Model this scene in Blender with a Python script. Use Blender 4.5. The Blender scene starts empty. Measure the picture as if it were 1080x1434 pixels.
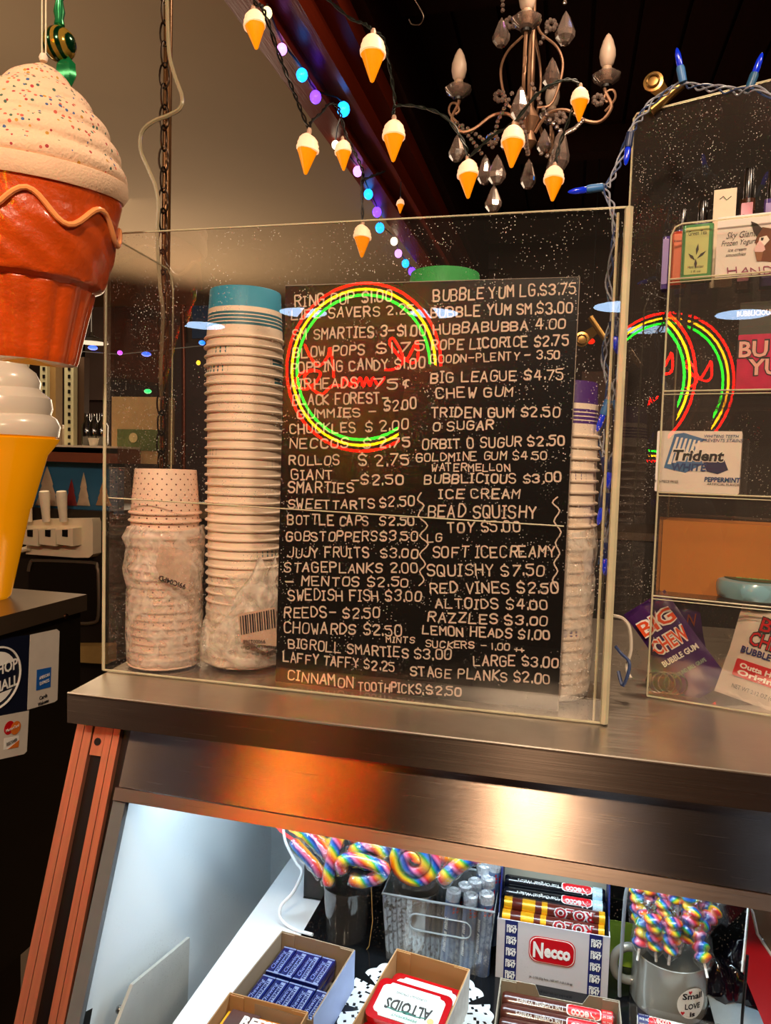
import bpy, math, random
from mathutils import Vector, Matrix
random.seed(7)
sc = bpy.context.scene
C = sc.collection
PI = math.pi
# ---------------------------------------------------------------- camera (image taken to be 1080 x 1434)
F, CX, CY = 1036.0, 540.0, 717.0
_d = Vector((-477, 16200, F)).normalized()
_x = Vector((-4240, -189, F)); _x = (_x - _x.dot(_d) * _d).normalized()
AX, AZ = -_x, -_d
AY = AZ.cross(AX)
CAM = Vector((0.58576, -0.84899, 1.53392))
def ray(px, py):
    v = Vector(((px - CX) / F, (py - CY) / F, 1.0))
    return Vector((AX.dot(v), AY.dot(v), AZ.dot(v)))
def at(px, py, ax, val):
    "point of the real plane (x, y or z = val) that the photograph shows at this pixel"
    r = ray(px, py)
    return CAM + r * ((val - CAM[ax]) / r[ax])
cam = bpy.data.cameras.new('camera')
cam.sensor_fit = 'HORIZONTAL'; cam.sensor_width = 36; cam.lens = F / 1080 * 36
cam.clip_start = 0.01
co = bpy.data.objects.new('camera', cam); C.objects.link(co)
co.matrix_world = Matrix(((AX.x, -AX.y, -AX.z, CAM.x), (AY.x, -AY.y, -AY.z, CAM.y), (AZ.x, -AZ.y, -AZ.z, CAM.z), (0, 0, 0, 1)))
sc.camera = co
# ---------------------------------------------------------------- world, lights, exposure
sc.view_settings.view_transform = 'Standard'; sc.view_settings.look = 'None'
sc.view_settings.gamma = 1; sc.view_settings.use_curve_mapping = False
sc.view_settings.exposure = 0.7
sc.cycles.max_bounces = 10; sc.cycles.transparent_max_bounces = 24; sc.cycles.glossy_bounces = 5
sc.cycles.sample_clamp_indirect = 8; sc.cycles.use_adaptive_sampling = False; sc.cycles.caustics_reflective = False; sc.cycles.caustics_refractive = False
w = bpy.data.worlds.new('world'); sc.world = w; w.use_nodes = True
w.node_tree.nodes['Background'].inputs[0].default_value = (1.0, 0.78, 0.55, 1)
w.node_tree.nodes['Background'].inputs[1].default_value = 0.05
def area(name, loc, target, size, power, col, size_y=None):
    l = bpy.data.lights.new(name, 'AREA'); l.energy = power; l.color = col; l.size = size
    if size_y: l.shape = 'RECTANGLE'; l.size_y = size_y
    o = bpy.data.objects.new(name, l); C.objects.link(o); o.location = loc
    o.rotation_euler = (Vector(target) - Vector(loc)).to_track_quat('-Z', 'Y').to_euler()
    return o
WARM = (1.0, 0.74, 0.52)
area('warm_lamp_light', (0.50, -1.75, 2.70), (0.3, 0.1, 1.4), 0.16, 26, WARM)
area('warm_lamp_light', (-1.3, -1.3, 2.70), (0.0, 0.1, 1.6), 0.3, 10, WARM)
area('warm_lamp_light', (1.9, -1.0, 2.70), (0.7, 0.2, 1.4), 0.25, 14, WARM)
area('counter_lamp_light', (0.75, 0.75, 2.95), (0.6, 0.05, 1.25), 0.2, 8, WARM)
area('kitchen_light', (-1.9, 2.2, 2.68), (-1.8, 2.8, 1.0), 0.8, 20, (1.0, 0.76, 0.50))
area('ceiling_fill_light', (-1.9, 3.3, 1.9), (-1.3, 2.6, 2.8), 1.2, 12, (1.0, 0.76, 0.52))  # unseen pair of upward fills, added to brighten the beige ceiling
area('ceiling_fill_light', (-1.3, 0.6, 1.9), (-1.0, 1.0, 2.8), 0.6, 3.2, (1.0, 0.76, 0.52))
area('case_strip_light', (0.45, 0.0, 1.18), (0.45, 0.04, 0.9), 0.70, 1.8, (0.74, 0.89, 1.0), 0.03)
# ---------------------------------------------------------------- helpers
MATS = {}
def hexc(s):
    s = s.lstrip('#'); return tuple(((int(s[i:i+2], 16) / 255) ** 2.2) for i in (0, 2, 4))
def new_mat(name):
    m = bpy.data.materials.new(name); m.use_nodes = True
    nt = m.node_tree; return m, nt, nt.nodes, nt.links, nt.nodes['Principled BSDF']
def mat(name, col, rough=0.5, metal=0.0, var=0.12, scale=40, bump=0.0, bscale=200, emit=None, es=0.0, trans=0, alpha=None, coat=0, stretch=None, spec=None, sss=0):
    if name in MATS: return MATS[name]
    if isinstance(col, str): col = hexc(col)
    m, nt, N, L, P = new_mat(name)
    tc = N.new('ShaderNodeTexCoord'); mp = N.new('ShaderNodeMapping')
    L.new(tc.outputs['Object'], mp.inputs[0])
    if stretch: mp.inputs['Scale'].default_value = stretch
    no = N.new('ShaderNodeTexNoise'); no.inputs['Scale'].default_value = scale; no.inputs['Detail'].default_value = 5
    L.new(mp.outputs[0], no.inputs['Vector'])
    mx = N.new('ShaderNodeMix'); mx.data_type = 'RGBA'
    L.new(no.outputs[0], mx.inputs[0])
    mx.inputs[6].default_value = (*[max(0, c * (1 - var)) for c in col], 1)
    mx.inputs[7].default_value = (*[min(1, c * (1 + var)) for c in col], 1)
    L.new(mx.outputs[2], P.inputs['Base Color'])
    P.inputs['Roughness'].default_value = rough; P.inputs['Metallic'].default_value = metal
    if bump:
        n2 = N.new('ShaderNodeTexNoise'); n2.inputs['Scale'].default_value = bscale; n2.inputs['Detail'].default_value = 4
        L.new(mp.outputs[0], n2.inputs['Vector'])
        b = N.new('ShaderNodeBump'); b.inputs['Strength'].default_value = bump; b.inputs['Distance'].default_value = 0.002
        L.new(n2.outputs[0], b.inputs['Height']); L.new(b.outputs[0], P.inputs['Normal'])
    if emit:
        if isinstance(emit, str): emit = hexc(emit)
        P.inputs['Emission Color'].default_value = (*emit, 1); P.inputs['Emission Strength'].default_value = es
    if trans: P.inputs['Transmission Weight'].default_value = trans
    if alpha is not None: P.inputs['Alpha'].default_value = alpha
    if coat: P.inputs['Coat Weight'].default_value = coat; P.inputs['Coat Roughness'].default_value = 0.08
    if spec is not None: P.inputs['Specular IOR Level'].default_value = spec
    if sss: P.inputs['Subsurface Weight'].default_value = sss; P.inputs['Subsurface Scale'].default_value = 0.01
    MATS[name] = m; return m
def clear(name, tint=(1, 1, 1), ior=1.55, dust=0.0, dscale=260, haze=0.0, rough=0.0, wr=0.0):
    "thin clear sheet: transparent, with the mirror reflection of its surface, and optional dust specks"
    if name in MATS: return MATS[name]
    m, nt, N, L, P = new_mat(name); N.remove(P)
    out = N['Material Output']
    tr = N.new('ShaderNodeBsdfTransparent'); tr.inputs[0].default_value = (*tint, 1)
    gl = N.new('ShaderNodeBsdfGlossy'); gl.inputs['Roughness'].default_value = rough
    gl.inputs[0].default_value = (1, 1, 1, 1)
    fr = N.new('ShaderNodeFresnel'); fr.inputs[0].default_value = ior
    ge = N.new('ShaderNodeNewGeometry')
    inv = N.new('ShaderNodeMath'); inv.operation = 'SUBTRACT'; inv.inputs[0].default_value = 1; L.new(ge.outputs['Backfacing'], inv.inputs[1])
    mu = N.new('ShaderNodeMath'); mu.operation = 'MULTIPLY'; L.new(fr.outputs[0], mu.inputs[0]); L.new(inv.outputs[0], mu.inputs[1])
    mx = N.new('ShaderNodeMixShader'); L.new(mu.outputs[0], mx.inputs[0]); L.new(tr.outputs[0], mx.inputs[1]); L.new(gl.outputs[0], mx.inputs[2])
    last = mx
    tc = N.new('ShaderNodeTexCoord')
    if wr:
        n2 = N.new('ShaderNodeTexNoise'); n2.inputs['Scale'].default_value = 45; n2.inputs['Detail'].default_value = 4
        n2.inputs['Distortion'].default_value = 1.5
        L.new(tc.outputs['Object'], n2.inputs['Vector'])
        b = N.new('ShaderNodeBump'); b.inputs['Strength'].default_value = wr; b.inputs['Distance'].default_value = 0.01
        L.new(n2.outputs[0], b.inputs['Height']); L.new(b.outputs[0], gl.inputs['Normal']); L.new(b.outputs[0], fr.inputs['Normal'])
    if haze or dust:
        df = N.new('ShaderNodeBsdfDiffuse'); df.inputs[0].default_value = (0.9, 0.85, 0.78, 1)
        mx2 = N.new('ShaderNodeMixShader'); L.new(last.outputs[0], mx2.inputs[1]); L.new(df.outputs[0], mx2.inputs[2])
        if dust:
            vo = N.new('ShaderNodeTexVoronoi'); vo.inputs['Scale'].default_value = dscale; L.new(tc.outputs['Object'], vo.inputs['Vector'])
            lt = N.new('ShaderNodeMath'); lt.operation = 'LESS_THAN'; lt.inputs[1].default_value = 0.16; L.new(vo.outputs['Distance'], lt.inputs[0])
            n3 = N.new('ShaderNodeTexNoise'); n3.inputs['Scale'].default_value = 22; n3.inputs['Detail'].default_value = 8; L.new(tc.outputs['Object'], n3.inputs['Vector'])
            gt = N.new('ShaderNodeMapRange'); gt.inputs[1].default_value = 0.45; gt.inputs[2].default_value = 0.7; gt.inputs[4].default_value = dust
            L.new(n3.outputs[0], gt.inputs[0])
            m3 = N.new('ShaderNodeMath'); m3.operation = 'MULTIPLY'; L.new(lt.outputs[0], m3.inputs[0]); L.new(gt.outputs[0], m3.inputs[1])
            ad = N.new('ShaderNodeMath'); ad.operation = 'ADD'; ad.inputs[1].default_value = haze; L.new(m3.outputs[0], ad.inputs[0])
            L.new(ad.outputs[0], mx2.inputs[0])
        elif wr:
            mr = N.new('ShaderNodeMapRange'); mr.inputs[1].default_value = 0.4; mr.inputs[2].default_value = 0.65
            mr.inputs[3].default_value = haze * 0.5; mr.inputs[4].default_value = haze * 1.5
            L.new(n2.outputs[0], mr.inputs[0]); L.new(mr.outputs[0], mx2.inputs[0])
        else: mx2.inputs[0].default_value = haze
        last = mx2
    L.new(last.outputs[0], out.inputs[0])
    MATS[name] = m; return m
class MB:
    def __init__(s): s.v = []; s.f = []; s.m = []; s.cur = 0
    def add(s, vs, fs):
        b = len(s.v); s.v += [tuple(v) for v in vs]; s.f += [tuple(b + i for i in f) for f in fs]; s.m += [s.cur] * len(fs); return s
    def box(s, a, b, M=None):
        x0, y0, z0 = a; x1, y1, z1 = b
        vs = [Vector(p) for p in ((x0,y0,z0),(x1,y0,z0),(x1,y1,z0),(x0,y1,z0),(x0,y0,z1),(x1,y0,z1),(x1,y1,z1),(x0,y1,z1))]
        if M: vs = [M @ v for v in vs]
        return s.add(vs, ((0,3,2,1),(4,5,6,7),(0,1,5,4),(1,2,6,5),(2,3,7,6),(3,0,4,7)))
    def rbox(s, a, b, r, n=3, axis=1, M=None):
        "box with its four edges along one axis rounded"
        ax = [i for i in range(3) if i != axis]
        c0, c1 = [(a[i], b[i]) for i in ax]
        r = min(r, abs(c0[1] - c0[0]) / 2.001, abs(c1[1] - c1[0]) / 2.001)
        pts = []
        for (u, v, st) in ((c0[1]-r, c1[1]-r, 0), (c0[0]+r, c1[1]-r, 1), (c0[0]+r, c1[0]+r, 2), (c0[1]-r, c1[0]+r, 3)):
            for k in range(n + 1):
                t = (st + k / n) * PI / 2; pts.append((u + r * math.cos(t), v + r * math.sin(t)))
        vs = []
        for w_ in (a[axis], b[axis]):
            for p in pts:
                q = [0, 0, 0]; q[axis] = w_; q[ax[0]] = p[0]; q[ax[1]] = p[1]; vs.append(Vector(q))
        if M: vs = [M @ v for v in vs]
        k = len(pts)
        fs = [tuple(range(k)), tuple(range(2*k-1, k-1, -1))] + [(i, k+i, k+(i+1)%k, (i+1)%k) for i in range(k)]
        if axis == 1: pass
        else: fs = [tuple(reversed(f)) for f in fs]
        return s.add(vs, fs)
    def prism(s, pts, d):
        "polygon of 3-D points pushed along the vector d"
        k = len(pts); vs = [Vector(p) for p in pts] + [Vector(p) + Vector(d) for p in pts]
        return s.add(vs, [tuple(range(k-1, -1, -1)), tuple(range(k, 2*k))] + [(i, (i+1)%k, k+(i+1)%k, k+i) for i in range(k)])
    def lathe(s, prof, c=(0,0,0), n=24, M=None, fn=None):
        vs = []; fs = []
        for (r, z) in prof:
            for i in range(n):
                a = 2*PI*i/n; rr, zz = (r, z) if fn is None else fn(r, z, a)
                p = Vector((rr*math.cos(a), rr*math.sin(a), zz))
                if M: p = M @ p
                vs.append(p + Vector(c))
        for j in range(len(prof)-1):
            for i in range(n):
                fs.append((j*n+i, j*n+(i+1)%n, (j+1)*n+(i+1)%n, (j+1)*n+i))
        if prof[0][0] > 1e-4 : fs.append(tuple(range(n-1, -1, -1)))
        if prof[-1][0] > 1e-4: fs.append(tuple(len(vs)-n+i for i in range(n)))
        return s.add(vs, fs)
    def tube(s, pts, r, n=6, closed=False, rz=None):
        pts = [Vector(p) for p in pts]; vs = []; fs = []; K = len(pts); up = None
        for i, p in enumerate(pts):
            if closed: t = pts[(i+1)%K] - pts[i-1]
            else: t = pts[min(i+1, K-1)] - pts[max(i-1, 0)]
            t = t.normalized() if t.length > 1e-9 else Vector((0,0,1))
            if up is None: up = t.orthogonal().normalized()
            up = (up - up.dot(t)*t)
            up = up.normalized() if up.length > 1e-6 else t.orthogonal().normalized()
            bi = t.cross(up); rr = r[i] if isinstance(r, (list, tuple)) else r
            for k in range(n):
                a = 2*PI*k/n; vs.append(p + up*math.cos(a)*rr + bi*math.sin(a)*rr)
        R_ = range(K) if closed else range(K-1)
        for j in R_:
            for i in range(n):
                q = (j+1) % K
                fs.append((j*n+i, j*n+(i+1)%n, q*n+(i+1)%n, q*n+i))
        if not closed: fs += [tuple(range(n-1,-1,-1)), tuple((K-1)*n+i for i in range(n))]
        return s.add(vs, fs)
    def ball(s, c, r, n=8, m=6, sz=1.0):
        return s.lathe([(max(1e-5, r*math.sin(PI*k/m)), -r*sz*math.cos(PI*k/m)) for k in range(m+1)], c, n)
    def build(s, name, mats, parent=None, local=False, smooth=True, ang=40):
        me = bpy.data.meshes.new(name)
        vs = s.v; off = Vector((0,0,0))
        if not local:
            if parent is not None:
                off = Vector(parent.location)
                if parent.parent is not None: off = off + Vector(parent.parent.location)
            else:
                xs = list(zip(*vs)); off = Vector(((min(xs[0])+max(xs[0]))/2, (min(xs[1])+max(xs[1]))/2, min(xs[2])))
            vs = [(v[0]-off.x, v[1]-off.y, v[2]-off.z) for v in vs]
        me.from_pydata(vs, [], s.f)
        if not isinstance(mats, (list, tuple)): mats = [mats]
        for m in mats: me.materials.append(m)
        if len(mats) > 1: me.polygons.foreach_set('material_index', s.m)
        if smooth:
            me.polygons.foreach_set('use_smooth', [True]*len(s.f)); me.set_sharp_from_angle(angle=math.radians(ang))
        me.update()
        o = bpy.data.objects.new(name, me); C.objects.link(o)
        if parent is not None: o.parent = parent
        elif not local: o.location = off
        return o
def thing(name, label, cat, loc=(0,0,0), rz=0, group=None):
    o = bpy.data.objects.new(name, None); C.objects.link(o); o.location = loc; o.rotation_euler = (0,0,rz)
    o.empty_display_size = 0.02
    return tag(o, label, cat, group)
def tag(o, label, cat, group=None, kind=None):
    o['label'] = label; o['category'] = cat
    if group: o['group'] = group
    if kind: o['kind'] = kind
    return o
def struct(o): o['kind'] = 'structure'; return o
def dup(root, loc=None, label=None, rz=None):
    r = root.copy(); C.objects.link(r)
    if loc is not None: r.location = loc
    if rz is not None: r.rotation_euler = (0,0,rz)
    if label: r['label'] = label
    for ch in list(root.children):
        c = ch.copy(); C.objects.link(c); c.parent = r
        for g in list(ch.children):
            d = g.copy(); C.objects.link(d); d.parent = c
    return r
def smooth_path(pts, sub=4, closed=False):
    P = [Vector(p) for p in pts]; out = []; n = len(P)
    rng = range(n) if closed else range(n-1)
    for i in rng:
        p0 = P[i-1] if (closed or i > 0) else P[0]; p1 = P[i]; p2 = P[(i+1)%n]; p3 = P[(i+2)%n] if (closed or i+2 < n) else P[-1]
        for k in range(sub):
            t = k/sub
            out.append(0.5*((2*p1)+(p2-p0)*t+(2*p0-5*p1+4*p2-p3)*t*t+(3*p1-p0-3*p2+p3)*t*t*t))
    if not closed: out.append(P[-1])
    return out
def text_mb(txt, M, size, depth=0.0004, width=None, shear=0.0, bold=0.0, mb=None):
    "printed letters: M maps (x right, y up, z out) onto the face; baseline centre at origin"
    cu = bpy.data.curves.new('t', 'FONT'); cu.body = txt; cu.size = size; cu.align_x = 'CENTER'; cu.resolution_u = 2
    cu.shear = shear; cu.offset = bold; cu.extrude = depth/2
    o = bpy.data.objects.new('t', cu); C.objects.link(o)
    dg = bpy.context.evaluated_depsgraph_get()
    me = bpy.data.meshes.new_from_object(o.evaluated_get(dg))
    xs = [v.co.x for v in me.vertices] or [0]
    k = 1.0
    if width and max(xs) > min(xs): k = width/(max(xs)-min(xs))
    vs = [M @ Vector((v.co.x*k, v.co.y, v.co.z + depth/2)) for v in me.vertices]
    fs = [tuple(p.vertices) for p in me.polygons]
    bpy.data.objects.remove(o); bpy.data.curves.remove(cu); bpy.data.meshes.remove(me)
    mb = mb or MB(); mb.add(vs, fs); return mb
def face_M(origin, right, up):
    r = Vector(right).normalized(); u = Vector(up).normalized(); n = r.cross(u); u = n.cross(r)
    return Matrix(((r.x,u.x,n.x,origin[0]),(r.y,u.y,n.y,origin[1]),(r.z,u.z,n.z,origin[2]),(0,0,0,1)))
def poly2(M, pts, d=0.0004, mb=None):
    mb = mb or MB(); n = M.to_3x3() @ Vector((0,0,1))
    mb.prism([M @ Vector((p[0], p[1], 0)) for p in pts], n*d); return mb
def disc2(cx, cy, rx, ry=None, n=20): 
    ry = ry or rx; return [(cx+rx*math.cos(2*PI*i/n), cy+ry*math.sin(2*PI*i/n)) for i in range(n)]
def rrect(cx, cy, w_, h, r, n=3):
    o = []
    for (sx, sy, st) in ((1,1,0),(-1,1,1),(-1,-1,2),(1,-1,3)):
        for k in range(n+1):
            t = (st+k/n)*PI/2; o.append((cx+sx*(w_/2-r)+r*math.cos(t), cy+sy*(h/2-r)+r*math.sin(t)))
    return o
# stroke letters, 4 wide 6 high
G = {'A':'002640 1232','B':'000636454433033342413000','C':'4536160501103041','D':'00062644422000','E':'46060040 0333','F':'460600 0333',
'G':'453616050110304143 2343','H':'0600 4640 0343','I':'1636 2620 1030','J':'4641301001','K':'0600 460340','L':'060040','M':'0006234640','N':'00064046',
'O':'160501103041453616','P':'00063645443303','Q':'160501103041453616 2240','R':'00063645443303 2340','S':'453616050413334241301001','T':'0646 2620',
'U':'060110304146','V':'062046','W':'0610233046','X':'0640 4600','Y':'062346 2320','Z':'06460040','0':'160501103041453616','1':'2620',
'2':'05163645440040','3':'05163645443323 334241301001','4':'260242 3630','5':'460604344341301001','6':'361604011030414233130 2'.replace(' ',''),'7':'064610',
'8':'160504133342413010010213334445 3616'.replace(' ',''),'9':'434413040516364540','$':'453616050413334241301001 2726 2021','c':'35251413122231 2520','.':'2021','-':'0343',"+":'0343 2125',"'":'2625','|':'2720'}
RND = set('BCDGJOPQRSU0235689$c')
def stroke_text(mb, txt, p0, p1, h, wpx, plane):
    "hand-drawn letters from pixel p0 to p1 (baseline), on the plane given by the map plane(px,py)->Vector"
    adv = []; x = 0
    for ch in txt:
        wd = {'1':2.6,'.':2.2,'I':3.6,"'":2,' ':3.2,'|':2}.get(ch, 5.9)
        adv.append(x); x += wd
    tot = max(x - 1.9, 1); dx = (p1[0]-p0[0]); dy = (p1[1]-p0[1]); n = Vector((0,-1,0))
    for ch, a in zip(txt, adv):
        if ch == ' ': continue
        jx, jy, js, sk = random.uniform(-.8,.8), random.uniform(-.9,.9), random.uniform(.9,1.1), random.uniform(-.08,.12)
        for pl in G[ch].split():
            pts = [(int(pl[i]), int(pl[i+1])) for i in range(0, len(pl), 2)]
            if ch in '.1I': pts = [(q[0]-1.2, q[1]) for q in pts]
            if ch in RND and len(pts) > 3:
                q = [pts[0]]; CK = .88 if ch in 'BDPR' else .76
                for u, v in zip(pts, pts[1:]):
                    q += [(u[0]*CK+v[0]*(1-CK), u[1]*CK+v[1]*(1-CK)), (u[0]*(1-CK)+v[0]*CK, u[1]*(1-CK)+v[1]*CK)]
                pts = q + [pts[-1]]
            P2 = []
            for (gx, gy) in pts:
                gx2 = gx + sk*gy; t = (a+gx2)/tot
                P2.append(plane(p0[0]+dx*t+jx, p0[1]+dy*t+jy - gy/6*h*js))
            ribbon(mb, P2, wpx*random.uniform(.85,1.15), n)
RK = [0]
def ribbon(mb, P2, wd, n, th=0.0003):
    for u, v in zip(P2, P2[1:]):
        t = v-u
        if t.length < 1e-6: continue
        RK[0] = (RK[0]+1) % 24; th = .0002 + RK[0]*.000014
        t.normalize(); s_ = t.cross(n).normalized()*wd/2; u2 = u-t*wd*.25; v2 = v+t*wd*.25
        mb.add([u2-s_+n*th, v2-s_+n*th, v2+s_+n*th, u2+s_+n*th, u2-t*wd*.22+n*th, v2+t*wd*.22+n*th], [(0,3,2,1),(0,4,3),(1,2,5)])
# ---------------------------------------------------------------- shared materials
def steel_mat(name, col, rough, aniso, tangent):
    m, nt, N, L, P = new_mat(name)
    tc = N.new('ShaderNodeTexCoord'); mp = N.new('ShaderNodeMapping'); mp.inputs['Scale'].default_value = (3, 60, 700)
    L.new(tc.outputs['Object'], mp.inputs[0])
    no = N.new('ShaderNodeTexNoise'); no.inputs['Scale'].default_value = 3; no.inputs['Detail'].default_value = 6; L.new(mp.outputs[0], no.inputs['Vector'])
    n1 = N.new('ShaderNodeTexNoise'); n1.inputs['Scale'].default_value = 9; n1.inputs['Detail'].default_value = 6; L.new(tc.outputs['Object'], n1.inputs['Vector'])
    mr = N.new('ShaderNodeMapRange'); mr.inputs[3].default_value = rough*.75; mr.inputs[4].default_value = rough*1.3; L.new(no.outputs[0], mr.inputs[0])
    L.new(mr.outputs[0], P.inputs['Roughness'])
    mx = N.new('ShaderNodeMix'); mx.data_type = 'RGBA'; L.new(n1.outputs[0], mx.inputs[0])
    mx.inputs[6].default_value = (*[c*.72 for c in col], 1); mx.inputs[7].default_value = (*[min(1, c*1.2) for c in col], 1)
    L.new(mx.outputs[2], P.inputs['Base Color']); P.inputs['Metallic'].default_value = 1
    P.inputs['Anisotropic'].default_value = aniso
    cb = N.new('ShaderNodeCombineXYZ')
    for i in range(3): cb.inputs[i].default_value = tangent[i]
    L.new(cb.outputs[0], P.inputs['Tangent'])
    b = N.new('ShaderNodeBump'); b.inputs['Strength'].default_value = .06; b.inputs['Distance'].default_value = .001
    L.new(no.outputs[0], b.inputs['Height']); L.new(b.outputs[0], P.inputs['Normal'])
    MATS[name] = m; return m
STEEL = steel_mat('brushed_steel', (.40,.30,.23), .24, .97, (0,-.35,1))
STEELTOP = steel_mat('worn_steel_top', (.62,.56,.48), .33, .5, (0,1,0))
STEELD = steel_mat('dark_trim_steel', (.42,.30,.22), .30, .7, (0,0,1))
ALU_NEON = mat('neon_tinted_aluminium', '#cf8468', .42, .75, var=.2, stretch=(30,1,1), scale=6)  # aluminium with the neon's salmon reflection put into its base colour
BLACK = mat('black_enamel', '#0d0b0a', .35, 0)
WHITE = mat('white_liner', '#dfe6ea', .35, 0, var=.04, scale=5)
ACR = clear('clear_acrylic', (.97,.96,.94), 1.85, dust=.6, dscale=230, haze=.004)
ACR_R = clear('dusty_acrylic', (.93,.90,.87), 1.8, dust=.9, dscale=260, haze=.012)
ACR_C = clear('shelf_acrylic', (.96,.94,.91), 1.8, haze=.012)
GLASS = clear('case_glass', (.95,.97,.97), 1.6, dust=.12, dscale=300)
FILM = clear('plastic_film', (.97,.95,.93), 1.9, haze=.48, rough=.10, wr=1.0)
WRAP = clear('candy_wrap', (.98,.98,.98), 1.7, haze=.03, rough=.06, wr=.8)
EDGE = mat('acrylic_edge', '#e8d9b4', .25, 0, var=.35, scale=25, trans=.35)
KRAFT = mat('kraft_card', '#a47a4e', .8, var=.1)
WCARD = mat('white_card', '#e6e4e0', .6, var=.03)
PAPER = mat('cup_paper', '#f3dccb', .55, var=.03)
INK = mat('dark_ink', '#1b1a22', .6)
CHALK = mat('chalk_marker', '#d9c3b4', .7, var=.12)
RED = mat('signal_red', '#c21420', .35, var=.05)
WHT = mat('print_white', '#f2f0ea', .5, var=.02)
NAVY = mat('navy_print', '#1c2460', .45, var=.08)
DARKWOOD = mat('dark_wood', '#2a110a', .45, var=.4, stretch=(1,.1,1), scale=18, bump=.3)
REDWOOD = mat('red_brown_beam', '#7c2c18', .35, var=.35, stretch=(1,.05,1), scale=30, bump=.3)
# ================================================================ THE SETTING
struct(MB().box((-4,-5.6,-.1),(3.6,4.7,0)).build('floor', mat('floor_tile', '#6f5a45', .5, var=.2, scale=4)))
struct(MB().box((-4,4.6,0),(3.6,4.7,3.4)).build('wall_back', mat('back_wall_paint', '#3a2c28', .7, var=.3, scale=2)))
struct(MB().box((-4.1,-5.6,0),(-4,4.7,3.4)).build('wall_left', mat('warm_wall', '#8a7460', .8)))
struct(MB().box((3.6,-5.6,0),(3.7,4.7,3.4)).build('wall_right', mat('warm_wall_dark', '#5a463a', .8)))
struct(MB().box((-4,-5.7,0),(3.6,-5.6,3.4)).build('wall_front', mat('front_wall', '#2a1c16', .8, var=.5, scale=1.5)))
o = MB(); o.box((-4,-5.6,2.75),(-.30,4.6,2.85)); struct(o.build('ceiling', mat('beige_drywall', '#a08b70', .85, var=.06, scale=3)))
o = MB(); o.box((-.30,.2,3.2),(3.6,4.6,3.3)); o.box((-.3,-5.6,2.78),(3.6,.2,2.86)); struct(o.build('ceiling', DARKWOOD))
o = MB(); o.box((-.30,.2,2.68),(-.215,4.6,2.92)); o.box((-.215,.2,2.72),(-.15,4.6,3.2)); struct(o.build('trim_1', REDWOOD))
o = MB(); o.box((-.15,.2,2.70),(-.13,4.6,3.2)); o.box((-.13,.2,2.77),(-.07,4.6,3.2)); struct(o.build('trim_2', REDWOOD))
o = MB(); o.box((-.07,.2,2.84),(-.03,4.6,3.2)); struct(o.build('trim_4', DARKWOOD))
pl = struct(MB().box((-.3,.16,2.78),(3.6,.2,3.25)).build('trim_3', DARKWOOD))
cl = thing('plank_ceiling', 'dark red-brown boards of the raised ceiling above the chandelier', 'ceiling', (0,0,0)); cl['kind'] = 'structure'; del cl['category']; cl.name = 'ceiling_boards'
x = -.05
while x < 3.5:
    MB().box((x, .25, 3.17), (x+.15, 4.6, 3.2)).build('plank', DARKWOOD, cl); x += .165
for y in (1.6, 2.9, 4.2): MB().box((-.06, y, 3.05), (3.6, y+.09, 3.17)).build('cross_beam', DARKWOOD, cl)
# ================================================================ DELI CASE
K = 0.40
def gy(z): return -.065 - (1.21 - z) * K
case = thing('display_case', 'stainless topped deli case with a slanted glass front full of candy', 'display case', (.9,.2,.0))
XL, XR = 0.087, 1.7
def top_slab(f, b, z0, z1): return MB().prism([(.016-f,-.091-b,z0),(XR,-.091-b,z0),(XR,.62,z0),(-.06-f,.62,z0)], (0,0,z1-z0))
top_slab(0,0,1.213,1.25).build('worktop', [STEELTOP], case)
top_slab(.0015,.0015,1.2135,1.2493).build('worktop_edge', STEEL, case)
MB().tube([(.0155,-.0925,1.2497),(XR,-.0925,1.2497)], .0016, 6).build('worktop_lip', STEELTOP, case)
def slant(x0, x1, z0, z1, out, th, m, name, par=case):
    mb = MB(); nv = Vector((0,-1,K)).normalized()
    sk = lambda x, z: z - (.012*(x-XL) if z < 1.2 else 0)   # the rail runs slightly downhill to the right
    a = [Vector((x,gy(sk(x,z)),sk(x,z))) for x, z in ((x0,z0),(x1,z0),(x1,z1),(x0,z1))]
    mb.prism([p + nv*out for p in a], -nv*th); mb.f = [tuple(reversed(f)) for f in mb.f]
    return mb.build(name, m, par)
slant(XL, XR, 1.144, 1.212, .004, .02, STEEL, 'fascia')
slant(XL-.002, XR, 1.130, 1.143, .008, .02, STEELD, 'lower_trim')
slant(XL+.006, XR, .62, 1.129, .000, .004, GLASS, 'front_glass')
slant(XL-.004, XL+.012, .55, 1.129, .003, .008, mat('grey_gasket', '#5f6468', .4), 'gasket')
# corner posts (measured: they drift a little to the right going down)
def post(x0, x1, m, out, dz=0.0):
    mb = MB(); nv = Vector((0,-1,K)).normalized(); zb = .5
    a = [Vector((x0+.02,gy(zb),zb)),Vector((x1+.02,gy(zb),zb)),Vector((x1,gy(1.212-dz),1.212-dz)),Vector((x0,gy(1.212-dz),1.212-dz))]
    mb.prism([p+nv*out for p in a], -nv*.02); mb.f = [tuple(reversed(f)) for f in mb.f]; return mb
post(.008, .088, BLACK, -.004).build('corner_panel', BLACK, case)
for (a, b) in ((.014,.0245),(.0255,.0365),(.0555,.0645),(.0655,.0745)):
    post(a-.002, b-.002, ALU_NEON, .003).build('post_rail', ALU_NEON, case)
o = MB(); nv = Vector((0,-1,K)).normalized()
a4 = [Vector((.0375,gy(1.172),1.172)),Vector((.0535,gy(1.172),1.172)),Vector((.0530,gy(1.212),1.212)),Vector((.0365,gy(1.212),1.212))]
o.prism([p+nv*.002 for p in a4], -nv*.01); o.f = [tuple(reversed(f)) for f in o.f]; o.build('bolt_plate', ALU_NEON, case)
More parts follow.
